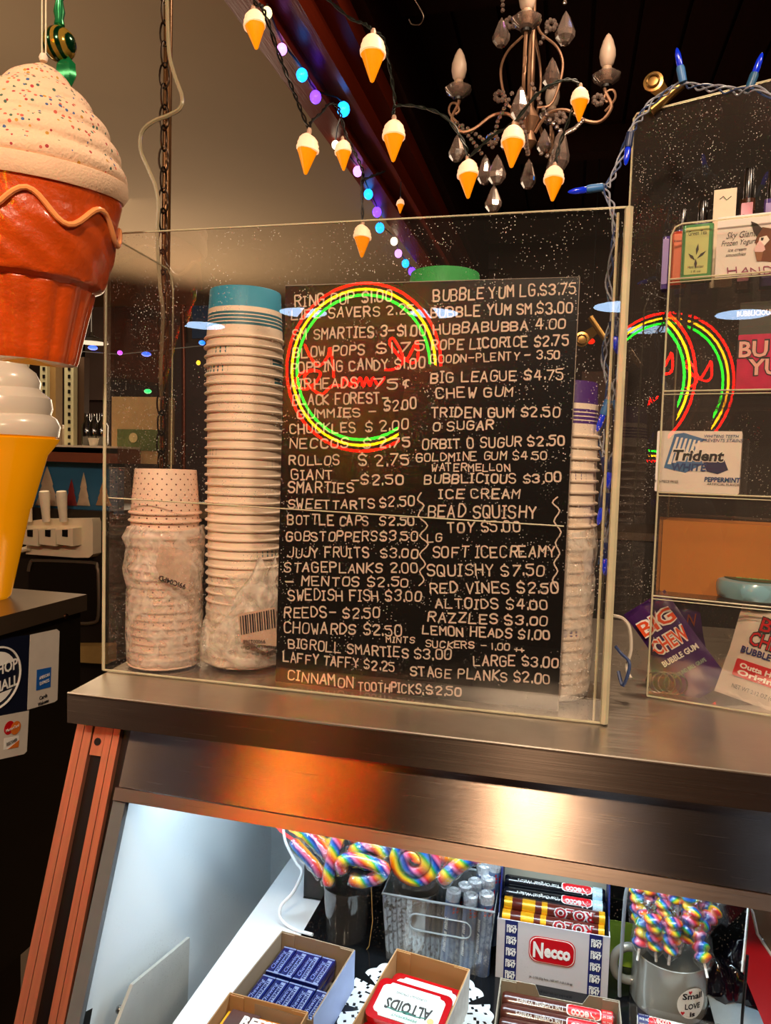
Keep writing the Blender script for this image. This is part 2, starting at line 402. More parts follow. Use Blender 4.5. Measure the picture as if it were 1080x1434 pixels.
c_ = Vector((.0452, gy(1.187), 1.187)) + nv*.0022
MB().lathe([(.0001,0),(.0045,0),(.0045,.001),(.0001,.001)], c_, 14, M=nv.to_track_quat('Z','Y').to_matrix()).build('bolt_hole', BLACK, case)
# interior
ZD = .895
MB().box((.094,-.30,.70),(.30,.36,.702)).build('lower_ledge', WHITE, case)
MB().prism([(.090,gy(1.205)+.012,1.205),(.090,.40,1.205),(.090,.40,.60),(.090,gy(.60)+.012,.60)], (.006,0,0)).build('end_liner', WHITE, case)
MB().box((.096,.36,.55),(.30,.37,1.21)).build('back_liner', mat('grey_liner', '#b4bcc0', .4), case)
o = MB(); o.box((.178,-.30,ZD-.014),(.262,.145,ZD)); o.box((.178,.145,ZD-.014),(.235,.355,ZD)); o.build('white_shelf_sheet', mat('white_sheet', '#e3e9ef', .25, var=.03), case)
MB().box((.262,-.30,ZD-.014),(XR,.42,ZD)).build('shelf', mat('dark_glass_shelf', '#17181a', .12, var=.2), case)
MB().box((.235,.147,ZD),(XR,.152,1.21)).build('rear_panel', mat('dark_rear_glass', '#1a1917', .10, var=.3, scale=8), case)
o = MB(); o.box((.05,.44,0),(XR,.6,1.21)); o.build('rear_wall', BLACK, case)
o = MB(); o.box((.03,-.3,0),(XR,.44,.5)); o.build('plinth', BLACK, case)
pL = [at(*p, 0, .125) for p in ((182,1378),(262,1312),(258,1434),(160,1434))]
br = MB(); br.prism([(p.x,p.y,p.z) for p in pL], (.004,0,0)); br.build('shelf_bracket', mat('bracket_steel','#b4b2aa',.45,.2), case)
pc = at(168,1414,0,.120); MB().ball(pc, .005).build('bracket_screw', mat('screw_steel','#7a7a7a',.3,1), case)
# ================================================================ LEFT STAND
st = thing('service_stand', 'dark side counter with a steel top and card stickers at far left', 'counter', (-.36-.5,.2,.6))
MB().box((-1.5,-.45,1.218),(-.36,.465,1.251)).build('steel_top', mat('stand_top', '#8d7a66', .28, .9, var=.3, scale=9), st)
MB().box((-1.49,-.44,.60),(-.368,.455,1.218)).build('cabinet_body', mat('dark_panel', '#17140f', .3, var=.4, scale=6), st)
MB().box((-1.49,-.44,0),(-.45,.38,.60)).build('base', BLACK, st)
p = at(92,863,0,-.36); MB().lathe([(.0001,0),(.006,0),(.005,.003),(.0001,.004)], p, 10, M=Matrix.Rotation(PI/2,3,'Y')).build('bolt', mat('old_bolt','#3a2a20',.4,1), st)
XS = -.3678
def side_poly(px, m, name, dx=0.0006, label=None):
    mb = MB(); mb.prism([at(a, b, 0, XS) for a, b in px], (dx,0,0)); o = mb.build(name, m, st)
    if label: o['label'] = label
    return o
side_poly([(-20,896),(41,889),(37,1000),(-24,1012)], mat('sticker_navy','#10182c',.4), 'sticker', label='navy sticker with a round white shop emblem')
side_poly([(42,889),(79,881),(83,884),(80,980),(76,983),(38,994)], mat('sticker_white','#cfc6ba',.5,var=.1), 'sticker', .0008, label='white sticker with a blue card logo')
side_poly([(-20,1006),(40,995),(37,1052),(33,1056),(-22,1068)], MATS['sticker_white'], 'sticker', .001, label='white sticker with two card logos')
def side_M(px, py, dx=.0012):
    p = at(px, py, 0, XS); return face_M((p.x+dx, p.y, p.z), (0,1,0), (0,0,1))
def side_text(t, px, py, size, m, name, width=None, bold=.0006, dx=.0012): return text_mb(t, side_M(px,py,dx), size, .0003, width, bold=bold).build(name, m, st)
p0 = at(0,948,0,XS); r_ = .055
mb = MB(); ring = [(p0.x+.001, p0.y+.058*math.cos(t*2*PI/40)-.01, p0.z+.054*math.sin(t*2*PI/40)) for t in range(40)]; mb.tube(ring, .0022, 4, closed=True)
mb.build('sticker_ring', WHT, st)
Mx = side_M(0,948,.0008); poly2(Mx, [(q[0]-.01, q[1]) for q in disc2(0,0,.049,.046,28) if q[1] > .016], .0003).build('emblem_top', WHT, st)
poly2(Mx, [(q[0]-.01, q[1]) for q in disc2(0,0,.049,.046,28) if q[1] < -.022], .0003).build('emblem_bottom', WHT, st)
side_text('SHOP', 6, 942, .028, WHT, 'sticker_lettering', .062)
side_text('SMALL', 4, 966, .026, WHT, 'sticker_lettering', .072)
side_poly([(51,938),(71,934),(70,962),(50,967)], mat('card_blue','#1f5aa8',.4), 'card_logo', .0014)
side_text('AMERICAN', 61, 949, .0085, WHT, 'card_lettering', .028, 0, .0022); side_text('EXPRESS', 61, 957, .0085, WHT, 'card_lettering', .026, 0, .0022)
side_text('Cards', 60, 978, .010, INK, 'card_lettering', .022, .0002); side_text('Welcome', 60, 986, .010, INK, 'card_lettering', .03, .0002)
for (px, m) in ((12,RED),(21,mat('card_orange','#d8722a',.4))):
    poly2(side_M(px,1019,.0012 if px==12 else .0016), disc2(0,0,.0125,.012), .0003).build('card_disc', m, st)
side_text('MasterCard', 16, 1021, .0075, WHT, 'card_lettering', .032, 0, .0024)
side_poly([(5,1034),(26,1030),(25,1046),(4,1050)], WHT, 'card_logo', .0012); side_poly([(26,1036),(25,1046),(10,1049)], MATS['card_orange'], 'card_logo', .0016)
side_text('DISCOVER', 15, 1041, .0085, INK, 'card_lettering', .026, 0, .0022)
# ================================================================ ACRYLIC BOX WITH BLACKBOARD
box = thing('acrylic_guard', 'open clear acrylic guard box standing on the steel top around cups and price board', 'acrylic box', (0.3185,0.1,1.25))
W_, ZT, T = .637, 1.817, .0045
MB().box((0,0,1.2505),(W_,T,ZT)).build('front_pane', ACR, box)
MB().prism([(0,T,1.2505),(0,.165,1.2505),(0,.165,1.79),(0,.162,1.803),(0,.150,1.812),(0,T,ZT)], (T,0,0)).build('side_pane', ACR, box)
MB().prism([(W_-T,T,1.2505),(W_-T,.165,1.2505),(W_-T,.165,1.79),(W_-T,.150,1.812),(W_-T,T,ZT)], (T,0,0)).build('side_pane', ACR, box)
MB().box((T,T,1.2505),(W_-T,.165,1.2525)).build('floor_pane', ACR_C, box)
for nm, pts, r in (('front_edge', [(0,.0,ZT),(W_,.0,ZT)], .0011), ('left_edge', [(0,0,1.252),(0,0,ZT)], .0022), ('right_edge', [(W_,0,1.252),(W_,0,ZT)], .0046), ('right_inner_edge', [(W_-.011,T,1.252),(W_-.011,T,ZT-.004)], .0016),
                   ('bottom_edge', [(0,0,1.252),(W_,0,1.252)], .0016), ('side_back_edge', [(0.001,.165,1.252),(0.001,.165,1.785),(0.001,.160,1.803),(0.001,.148,1.812),(0.001,T,ZT)], .0012),
                   ('side_back_edge', [(W_,.165,1.252),(W_,.165,1.785),(W_,.148,1.812),(W_,T,ZT)], .0012)):
    MB().tube(pts, r, 6).build(nm, EDGE, box)
mb = MB(); mb.box((.002,.0462,1.4725),(W_-.01,.0485,1.4770)); mb.build('cross_strip', ACR_C, box)
a_, b_ = at(152,697,1,-.0008), at(790,737,1,-.0008); MB().tube([a_, b_], .0009, 5).build('seam_line', EDGE, box)
# blackboard
bd = thing('price_board', 'black price board crowded with white handwritten candy names', 'menu board', (.405,.05,1.2535))
BY = .022
bl = at(386,950,1,BY); tl = at(400,400,1,BY); tr = at(812,388,1,BY); brr = at(782,993,1,BY)
BZ0 = 1.2535
bm = MB(); bm.prism([(bl.x,BY,BZ0),(brr.x,BY,BZ0),(tr.x,BY,tr.z),(tl.x,BY,tl.z)], (0,.004,0))
bm.build('panel', mat('blackboard_face', '#0b0808', .22, var=.2, scale=8), bd, smooth=False)
bm = MB(); bm.tube([(tl.x,BY,tl.z),(tr.x,BY,tr.z),(brr.x,BY,BZ0)], .0007, 4); bm.build('panel_edge', mat('board_edge','#8b8078',.5), bd)
Lc = [("RING POP $1.00",414,430,549,421,15),("LIFE SAVERS 2.25",408,447,580,440,13),("SM SMARTIES 3-$1.00",410,476,596,469,14),("BLOW POPS",411,501,510,496,13),("$1.75",528,495,593,491,13),
("POPPING CANDY $1.00",407,522,594,515,14),("AIRHEADS",407,545,500,543,14),("75c",522,545,575,543,13),("BLACK FOREST-",410,567,543,564,14),("GUMMIES -",417,586,526,583,12),("$2.00",538,576,583,571,14),
("CHUCKLES",407,607,497,605,13),("$ 2.00",512,604,571,601,13),("NECCOS",407,628,487,627,13),("$ 2.75",510,628,573,626,13),("ROLLOS",406,651,475,650,13),("$ 2.75",503,652,572,651,14),
("GIANT",408,671,466,671,13),("-$2.50",492,679,564,678,13),("SMARTIES",404,690,495,690,14),("SWEETTARTS",404,712,524,712,12),("$2.50",532,710,580,708,13),("BOTTLE CAPS",404,734,516,736,13),("$2.50",532,735,580,735,12),
("GOBSTOPPERS",402,757,527,758,13),("$3.50",533,757,584,757,12),("JUJY FRUITS",403,780,516,780,13),("$3.00",533,780,585,781,12),("STAGEPLANKS 2.00",399,801,585,802,13),("- MENTOS $2.50",402,820,571,821,12),
("SWEDISH FISH $3.00",404,840,589,842,14),("REEDS- $2.50",399,864,531,865,14),("CHOWARDS $2.50",398,886,562,890,14),("MINTS",542,899,580,900,8),("BIGROLL SMARTIES",404,907,571,921,13),("$3.00",580,922,632,924,13),
("LAFFY TAFFY $2.25",397,926,552,940,13),("CINNAMON",403,951,495,964,14),("TOOTHPICKS.",502,966,592,972,12),("$2.50",598,972,646,975,12)]
Rc = [("BUBBLE YUM LG.$3.75",608,422,806,411,15),("BUBBLE YUM SM.$3.00",604,444,801,438,14),("HUBBABUBBA 4.00",607,468,792,459,13),("ROPE LICORICE $2.75",605,490,796,483,14),("GOODN-PLENTY - 3.50",604,509,784,502,11),
("BIG LEAGUE $4.75",604,536,789,531,14),("CHEW GUM",611,557,718,555,13),("TRIDEN GUM $2.50",604,584,783,584,13),("0 SUGAR",606,603,690,601,12),("ORBIT 0 SUGUR $2.50",592,629,790,623,13),
("GOLDMINE GUM $4.50",583,646,766,643,11),("WATERMELLON",605,660,714,659,10),("BUBBLICIOUS $3.00",595,677,786,675,12),("ICE CREAM",616,698,727,698,13),("BEAD SQUISHY",600,724,750,725,17),("TOY $5.00",628,746,728,744,14),
("LG",599,759,618,758,11),("SOFT ICECREAMY",606,780,777,780,15),("SQUISHY $7.50",599,806,762,806,15),("RED VINES $2.50",603,830,782,831,14),("ALTOIDS $4.00",610,851,766,854,13),("RAZZLES $3.00",600,870,766,876,12),
("LEMON HEADS $1.00",592,888,769,896,12),("SUCKERS - 1.00",596,906,714,910,9),("++",720,913,734,915,7),("LARGE $3.00",664,931,781,934,13),("STAGE PLANKS $2.00",575,946,769,957,13)]
bplane = lambda x, y: at(x, y, 1, BY)
for (t, x0, y0, x1, y1, h) in Lc + Rc:
    mb = MB(); stroke_text(mb, t, (x0,y0), (x1,y1), h, .0015 if h < 12 else .00185, bplane)
    mb.build('handwritten_line', CHALK, bd, smooth=False)
for pts in ([(590,690),(585,700),(594,708),(586,722),(599,736),(588,750),(600,762),(588,776),(596,790),(588,800),(594,812),(587,820)],
            [(781,696),(774,704),(784,715),(776,730),(786,745),(778,760),(784,775),(776,788),(781,800),(774,812),(780,824)]):
    mb = MB(); ribbon(mb, smooth_path([bplane(*p) for p in pts], 3), .0016, Vector((0,-1,0))); mb.build('wavy_bracket', CHALK, bd, smooth=False)
# ================================================================ CUPS
def cup_material(name, kind):
    m, nt, N, L, P = new_mat(name)
    P.inputs['Roughness'].default_value = .5
    tc = N.new('ShaderNodeTexCoord'); sp = N.new('ShaderNodeSeparateXYZ'); L.new(tc.outputs['Object'], sp.inputs[0])
    if kind == 'dots':
        def math_(op, a, b=None, v=None):
            n = N.new('ShaderNodeMath'); n.operation = op
            for i, q in enumerate((a, b)):
                if q is None: continue
                if isinstance(q, (int, float)): n.inputs[i].default_value = q
                else: L.new(q, n.inputs[i])
            return n.outputs[0]
        an = math_('ARCTAN2', sp.outputs[1], sp.outputs[0])
        u = math_('MULTIPLY', an, 22/(2*PI)); v = math_('MULTIPLY', sp.outputs[2], 1/.0068)
        def grid(du, dv):
            fu = math_('SUBTRACT', math_('FRACT', math_('ADD', u, du+50)), .5); fv = math_('SUBTRACT', math_('FRACT', math_('ADD', v, dv+50)), .5)
            return math_('LESS_THAN', math_('ADD', math_('MULTIPLY', math_('MULTIPLY', fu, fu), .85), math_('MULTIPLY', fv, fv)), .0068)
        v2 = math_('MULTIPLY', v, .5)
        v = v2
        s_ = math_('MAXIMUM', grid(0, 0), grid(.5, .5))
        mx = N.new('ShaderNodeMix'); mx.data_type = 'RGBA'; L.new(s_, mx.inputs[0])
        mx.inputs[6].default_value = (*hexc('#f2d3bf'), 1); mx.inputs[7].default_value = (*hexc('#5a2320'), 1)
        L.new(mx.outputs[2], P.inputs['Base Color'])
    else:
        band, stripe = kind
        cr = N.new('ShaderNodeValToRGB'); cr.color_ramp.interpolation = 'CONSTANT'
        mr = N.new('ShaderNodeMapRange'); mr.inputs[1].default_value = 0; mr.inputs[2].default_value = .067; L.new(sp.outputs[2], mr.inputs[0])
        L.new(mr.outputs[0], cr.inputs[0]); E_ = cr.color_ramp.elements
        cream = (*hexc('#f5e2cf'), 1); bc = (*hexc(band), 1); sc_ = (*hexc(stripe), 1)
        E_[0].position = 0; E_[0].color = cream; E_[1].position = .24; E_[1].color = sc_
        for pos, c in ((.29,cream),(.31,sc_),(.36,cream),(.38,sc_),(.43,cream),(.45,sc_),(.50,cream),(.60,bc)):
            e = E_.new(pos); e.color = c
        L.new(cr.outputs[0], P.inputs['Base Color'])
    MATS[name] = m; return m
def cup_mesh(rb, rr, h, m, name):
    mb = MB()
    mb.lathe([(.0001,h-.0075),(rb-.0034,h-.0075),(rr-.0024,0.0006),(rr-.0002,0),(rr+.0018,.0008),(rr+.0022,.0022),(rr+.001,.0036),(rr-.0012,.004),(rb+.0002,h-.001),(rb-.0004,h),(rb-.0024,h),(rb-.0028,h-.006),(.0001,h-.006)], (0,0,0), 40)
    return mb
ORD = ['first','second','third','fourth','fifth','sixth','seventh','eighth','ninth','tenth','eleventh','twelfth','thirteenth','fourteenth','fifteenth','sixteenth','seventeenth','eighteenth','nineteenth','twentieth'] + ['twenty-'+w_ for w_ in ('first','second','third','fourth','fifth','sixth','seventh','eighth','ninth')] + ['thirtieth'] + ['thirty-'+w_ for w_ in ('first','second','third','fourth','fifth','sixth','seventh','eighth','ninth')] + ['fortieth']
def cup_stack(name, m, rb, rr, h, pitch, cx, cy, ztop, lean, labtop, lab, group, n):
    src = None
    z = ztop - h
    for k in range(n):
        zz = z - k*pitch
        if zz < 1.2525: break
        f = (zz-1.25)
        loc = (cx + lean[0]*f + random.uniform(-.0004,.0004), cy + lean[1]*f + random.uniform(-.0004,.0004), zz)
        if src is None:
            src = thing(name, labtop, 'cup', loc, random.uniform(0,6), group)
            cup_mesh(rb, rr, h, m, 'body').build('body', m, src, local=True)
        else: dup(src, loc, lab if '%s' not in lab else lab % ORD[k], random.uniform(0,6))
BLUE = cup_material('blue_band_cup', ('#3a9cc4', '#2f6f84'))
PURP = cup_material('purple_band_cup', ('#4a2478', '#4a2478'))
DOTS = cup_material('dotted_cup', 'dots')
GREEN = cup_material('green_band_cup', ('#2f9a4e', '#2f9a4e'))
cb_ = at(341,425,1,.10)
cup_stack('paper_cup', BLUE, .0475, .0525, .067, .0122, .1585, .0985, 1.7615, (-.022,0), 'upside-down blue-bottomed paper cup on top of the tallest cup stack', 'white rimmed paper cup, %s from the top of the tall blue-topped stack', 'tall stack of blue paper cups', 60)
cup_stack('paper_cup', DOTS, .0405, .0465, .060, .0108, .0565, .056, 1.519, (-.002,0), 'upside-down dotted paper cup topping the short stack', 'red-dotted paper cup, %s from the top of the short bagged stack', 'short stack of dotted paper cups', 60)
cup_stack('paper_cup', PURP, .0475, .0525, .067, .0135, .568, .0985, 1.640, (.003,0), 'upside-down purple-bottomed paper cup beside the right edge of the price board', 'white rimmed paper cup, %s from the top of the purple-topped stack', 'stack of purple paper cups', 60)
gc = at(624,380,1,.1)
cup_stack('paper_cup', GREEN, .0435, .0525, .067, .0135, gc.x, .0985, 1.7775, (0,0), 'upside-down green paper cup just peeking over the price board', 'white rimmed paper cup nested under the green cup behind the price board', 'stack of green paper cups', 60)
# plastic bags
def bag(name, label, cx, cy, prof, seed, labelpoly=None, txt=None, amp=.004, cuts=44):
    rd = random.Random(seed); ph = [(rd.uniform(0,6), rd.randint(2,13), rd.uniform(60,260)) for _ in range(9)]
    def fn(r, z, a):
        d = sum(math.sin(a*n + p + z*f) for p, n, f in ph)/9
        e = abs(math.sin(a*7+z*130+ph[0][0]*3))**6
        return r + amp*d*2 - amp*.8*e, z
    t = thing(name, label, 'bag', (cx, cy, 1.2525))
    P3 = []
    for i in range(len(prof)-1):
        for k in range(6):
            u = k/6; P3.append((prof[i][0]*(1-u)+prof[i+1][0]*u, prof[i][1]*(1-u)+prof[i+1][1]*u, prof[i][2]*(1-u)+prof[i+1][2]*u))
    P3.append(prof[-1])
    mb = MB(); n = 64; vs = []
    for (z, r, dx) in P3:
        for i in range(n):
            a = 2*PI*i/n; rr, _ = fn(r, z, a); vs.append((cx + dx + rr*math.cos(a), cy + rr*math.sin(a), z + .003*math.sin(a*3+z*90+seed)*(1 if z > 1.26 else 0)))
    fs = [(j*n+i, j*n+(i+1)%n, (j+1)*n+(i+1)%n, (j+1)*n+i) for j in range(len(P3)-1) for i in range(n)]
    mb.add(vs, fs); mb.build('film', FILM, t, ang=180); return t
b1 = bag('plastic_bag', 'crinkled clear bag around the dotted cups with a small printed tag', .0565, .056, [(1.2535,.040,0),(1.258,.0495,0),(1.30,.0515,0),(1.36,.0505,0),(1.385,.054,-.002),(1.41,.0505,0),(1.43,.055,-.002),(1.442,.051,0)], 3, amp=.0012)
b2 = bag('plastic_bag', 'bunched clear plastic bag at the foot of the blue cup stack with a barcode', .159, .0985, [(1.2535,.050,-.002),(1.26,.061,-.003),(1.285,.063,-.003),(1.31,.0585,0),(1.335,.0565,.002),(1.36,.0545,.003),(1.385,.0545,.005)], 5, amp=.0022)
b3 = bag('plastic_bag', 'clear plastic bag sleeve around the lower purple cup stack', .568, .0985, [(1.2535,.049,0),(1.258,.0555,0),(1.30,.0570,0),(1.36,.0560,0),(1.42,.0560,0),(1.445,.0575,0),(1.462,.0545,0)], 9, amp=.0015)
# loose film tail of the blue bag rising to the board
mb = MB(); nU, nV = 14, 18; vs = []
for j in range(nV+1):
    for i in range(nU+1):
        u, v = i/nU, j/nV
        lft = 290 + 50*v + 25*v*v; rgt = 388
        px = lft + (rgt-lft)*u + 3*math.sin(v*17+u*5); py = 905 - 118*v + 8*math.sin(u*9+v*4)
        vs.append(at(px, py, 1, .036 + .004*math.sin(u*14+v*9)*math.cos(v*11-u*6)))
mb.add(vs, [(j*(nU+1)+i, j*(nU+1)+i+1, (j+1)*(nU+1)+i+1, (j+1)*(nU+1)+i) for j in range(nV) for i in range(nU)])
mb.build('film_tail', FILM, b2, ang=180)
def quad_at(px, y, m, name, par, th=.0003): 
    mb = MB(); mb.prism([at(a,b,1,y) for a, b in px], (0,-th,0)); mb.f = [tuple(reversed(f)) for f in mb.f]; return mb.build(name, m, par, smooth=False)
quad_at([(333,860),(386,850),(388,905),(338,900)], .030, mat('tag_film','#d9b9a4',.5,alpha=.75), 'tag', b2)
for i in range(15):
    x0 = 336 + i*3.3; y_ = 863 - i*.7
    quad_at([(x0,y_),(x0+1.2+(i%3)*.5,y_-.3),(x0+3+(i%3)*.5,y_+26),(x0+1.8,y_+26)], .0295, INK, 'barcode_bar', b2)
quad_at([(225,762),(270,775),(264,828),(214,808)], -.0+.0062, mat('tag_film_thin','#e0c4b0',.4,alpha=.35), 'tag', b1)
MT = face_M(at(356,896,1,.0290), (-1,0,-.1), (.05,0,-1)); text_mb('990002368', MT, .007, .0002).build('tag_print', INK, b2, smooth=False)
MT = face_M(at(362,905,1,.0290), (-1,0,-.1), (.05,0,-1)); text_mb('Frozen Yogurt Cups', MT, .006, .0002).build('tag_print', INK, b2, smooth=False)
MT = face_M(at(366,914,1,.0290), (-1,0,-.1), (.05,0,-1)); text_mb('12 oz. Blue', MT, .006, .0002).build('tag_print', INK, b2, smooth=False)
MT = face_M(at(242,812,1,.0052), (-1,0,.25), (-.25,0,-1)); text_mb('99IC04PD', MT, .0095, .0002, bold=.0002).build('tag_print', INK, b1, smooth=False)
#PART2
# ================================================================ RIGHT ACRYLIC CABINET (turned 10 degrees)
TH = math.radians(-12.7)
CB0 = Vector((.695, .123, 1.2505))
cab = thing('candy_cabinet', 'taller clear acrylic shelf cabinet with gum packs right of the price board box', 'display cabinet', CB0, TH)
RM = Matrix.Rotation(TH, 4, 'Z'); RMi = Matrix.Rotation(-TH, 3, 'Z')
def cuv(px, py, v=0.0):
    "local (u, v, z) of the point the photograph shows at this pixel, on the cabinet plane at depth v"
    q = RMi @ (CAM - CB0); r = RMi @ ray(px, py); t = (v - q.y)/r.y
    return q + r*t
def cuz(px, py, z):
    q = RMi @ (CAM - CB0); r = RMi @ ray(px, py); t = (z - q.z)/r.z
    return q + r*t
def cw(p): return CB0 + RM.to_3x3() @ Vector(p)
ztop = cuv(915,318).z; zs = [cuv(915,y).z for y in (392, 547, 688, 833)]
CWD = .46; DV = .13
MB().box((0,0,0),(CWD,.0035,ztop)).build('front_pane', ACR_C, cab, local=True)
MB().box((0,.0035,0),(.0035,DV,ztop)).build('side_pane', ACR_C, cab, local=True)
MB().box((0,.0035,0),(CWD,DV,.003)).build('floor_pane', ACR_C, cab, local=True)
pb = cuv(888,160,DV); pt = cuv(1080,112,DV)
DT = lambda x_: DV - (x_-pb.x)*math.tan(math.radians(1.6))
mb = MB(); mb.prism([(pb.x,DT(pb.x)+.004,0),(CWD,DT(CWD)+.004,0),(CWD,DT(CWD)+.004,pt.z+.04),(pt.x,DT(pt.x)+.004,pt.z),(pb.x+.004,DT(pb.x)+.004,pb.z),(pb.x,DT(pb.x)+.004,pb.z-.006)], (0,.004,0)); mb.f = [tuple(reversed(f)) for f in mb.f]
mb.build('back_pane', ACR_R, cab, local=True, smooth=False)
MB().tube([(pb.x,DV,0),(pb.x,DV,pb.z-.006),(pb.x+.004,DV,pb.z),(pt.x,DV,pt.z),(CWD,DV,pt.z+.04)], .0014, 6).build('back_edge', EDGE, cab, local=True)
for i, z in enumerate(zs):
    MB().box((.0035,.0035,z-.004),(CWD,DV,z)).build('shelf', ACR_C, cab, local=True)
    MB().tube([(0,.0,z-.001),(CWD,.0,z-.001)], .0011, 5).build('shelf_edge', EDGE, cab, local=True)
    MB().tube([(0,.0,z-.005),(CWD,.0,z-.005)], .0007, 5).build('shelf_edge', EDGE, cab, local=True)
for nm, p in (('left_edge',[(0,0,.002),(0,0,ztop-.012),(.004,0,ztop-.003),(.012,0,ztop),(CWD,0,ztop)]), ('bottom_edge',[(0,0,.002),(CWD,0,.002)]), ('side_edge',[(.001,DV,.002),(.001,DV,ztop)])):
    MB().tube(p, .0012, 6).build(nm, EDGE, cab, local=True)
def cthing(name, label, cat, u, v, z, rz=0, group=None):
    return thing(name, label, cat, cw((u,v,z)), TH+rz, group)
FM = lambda x, y, z: face_M((x, y, z), (1,0,0), (0,0,1))
def lab(t, par, txt, x, y, z, size, m, width=None, shear=0, bold=0, name='lettering', up=None):
    M = FM(x,y,z) if up is None else up
    return text_mb(txt, M, size, .0002, width, shear, bold).build(name, m, par, local=True, smooth=False)
def flat(par, pts, x, y, z, m, name, d=.0002): return poly2(FM(x,y,z), pts, d).build(name, m, par, local=True, smooth=False)
# hand gel bottles on the top shelf
def gel(name, label, px0, px1, py0, py1, v, liquid, labelc, word, capdark=True, zshelf=None, ground=None):
    a = cuv(px0, py1, v); b = cuv(px1, py0, v); zf = zs[0] if zshelf is None else zshelf
    w_ = b.x - a.x; h = b.z - zf; t = cthing(name, label, 'bottle', (a.x+b.x)/2, v+.012, zf)
    hb = h if not capdark else h*.74
    MB().rbox((-w_/2,-.011,0),(w_/2,.011,hb), .005, axis=2).build('body', mat('gel_'+word.replace(' ','_').lower(), liquid, .12, var=.1, trans=.45), t, local=True)
    flat(t, rrect(0,hb*.52,w_*.74,hb*.86,.001), 0,-.0113,0, mat('gel_label_'+word.replace(' ','_').lower(), labelc, .5), 'label')
    if word != '-': lab(t, t, word, 0,-.0116,hb*.80, w_*.22, INK, width=w_*.58)
    if capdark:
        MB().lathe([(w_*.30,hb),(w_*.32,hb+.002),(w_*.32,h-.003),(w_*.28,h),(.0001,h)], (0,0,0), 20).build('cap', mat('black_cap','#15110f',.25,coat=.5), t, local=True)
    return t, w_, hb
g1, w1, h1 = gel('gel_bottle', 'green tea hand gel bottle with leaf label on the top shelf', 952, 1000, 311, 385, .012, '#6fc07a', '#b9c77a', 'Green Tea', False)
lf = MB()
for (x, y, a, l_) in ((0,.012,1.45,.014),(-.001,.006,2.3,.012),(.001,.008,.7,.013),(0,-.004,1.6,.012)):
    M = FM(x, -.0117, h1*.25+y); c, s_ = math.cos(a), math.sin(a)
    poly2(M, [(0,0),(c*l_*.5-s_*.0017, s_*l_*.5+c*.0017),(c*l_, s_*l_),(c*l_*.5+s_*.0017, s_*l_*.5-c*.0017)], .0002, lf)
lf.build('leaf_print', INK, g1, local=True, smooth=False)
lab(g1, g1, 'Hand Sanitizer', 0,-.0116,h1*.20, .005, INK, width=w1*.5); lab(g1, g1, '1 fl oz', 0,-.0116,h1*.12, .004, INK, width=w1*.3)
gel('gel_bottle', 'orange-red hand gel bottle behind the green tea bottle', 937, 964, 322, 385, .034, '#e2471f', '#e4714a', 'Peach', False)
gel('gel_bottle', 'purple gel bottle with flower tag at the left end of the top shelf', 925, 939, 330, 385, .050, '#6c5aa8', '#8a78b4', '-', False)
gel('gel_bottle', 'grape gel bottle with pink label and black cap standing high behind the dog card', 1030, 1061, 230, 385, .085, '#5c3a2a', '#e6a0b4', 'Grape')
gel('gel_bottle', 'orange gel bottle with black cap at the right picture edge', 1064, 1096, 232, 385, .075, '#f06a1e', '#f0b07c', '-')
gel('gel_bottle', 'dark gel bottle with black cap behind the green tea bottle', 968, 996, 276, 385, .075, '#20301c', '#38502c', '-')
gel('gel_bottle', 'small dark capped bottle behind the orange-red gel bottle', 944, 964, 288, 385, .085, '#2a1c1a', '#3a2a28', '-')
a = cuv(1001,300,.062); b = cuv(1030,262,.062)
t = cthing('cream_carton', 'cream paper carton standing behind the dog card', 'box', (a.x+b.x)/2, .066, zs[0]); MB().box((-.013,-.002,0),(.013,.002,b.z-zs[0])).build('carton', mat('cream_card','#e2d2b8',.6), t, local=True)
MB().tube([(-.006,-.0024,b.z-zs[0]-.012),(-.002,-.0024,b.z-zs[0]-.009),(.002,-.0024,b.z-zs[0]-.014),(.007,-.0024,b.z-zs[0]-.010)], .0005, 4).build('print_line', INK, t, local=True)
# card with the dog
a = cuv(1001,385,.010); b = cuv(1080,300,.010)
cwid = .115; t = cthing('shop_card', 'white yogurt shop card with a dog and cone drawing on the top shelf', 'card', a.x+cwid/2, .014, zs[0]); hh = b.z - zs[0] + .004
MB().box((-cwid/2,0,0),(cwid/2,.0012,hh)).build('card', WCARD, t, local=True)
SC = mat('script_ink','#3a3234',.6)
for txt, px, py, sz, wd in (('Sky Giant',1037,333,.011,.032),('Frozen Yogurt',1034,343,.009,.038),('ice cream',1032,352,.006,.020),('smoothies',1030,359,.006,.022)):
    q = cuv(px,py,.014); lab(t, t, txt, q.x-(a.x+cwid/2), -.0004, q.z-zs[0], sz, SC, wd, shear=.35)
for i, ch in enumerate('HAND'):
    q0 = cuv(1018+i*17,384,.0134); q1 = cuv(1030+i*17,383,.0134); mb = MB()
    def lp(x, y, _a=a): 
        q = cuv(x, y, .0134); return Vector((q.x-(_a.x+cwid/2), -.0006, q.z-zs[0]))
    stroke_text(mb, ch, (1019+i*17,384),(1031+i*17,383), 10, .0012, lp); mb.build('marker_letter', mat('magenta_ink','#8a2a5a',.6), t, local=True, smooth=False)
DOG = mat('dog_brown','#6b3d22',.7); DOGD = mat('dog_dark','#2e1a12',.7)
def cpoly(par, org, pts, m, name, y, v=.014):
    q = [cuv(x_, y_, v) for x_, y_ in pts]; mb = MB(); mb.prism([(p.x-org[0], y, p.z-org[1]) for p in q], (0,-.0003,0))
    mb.f = [tuple(reversed(f)) for f in mb.f]; return mb.build(name, m, par, local=True, smooth=False)
og = (a.x+cwid/2, zs[0])
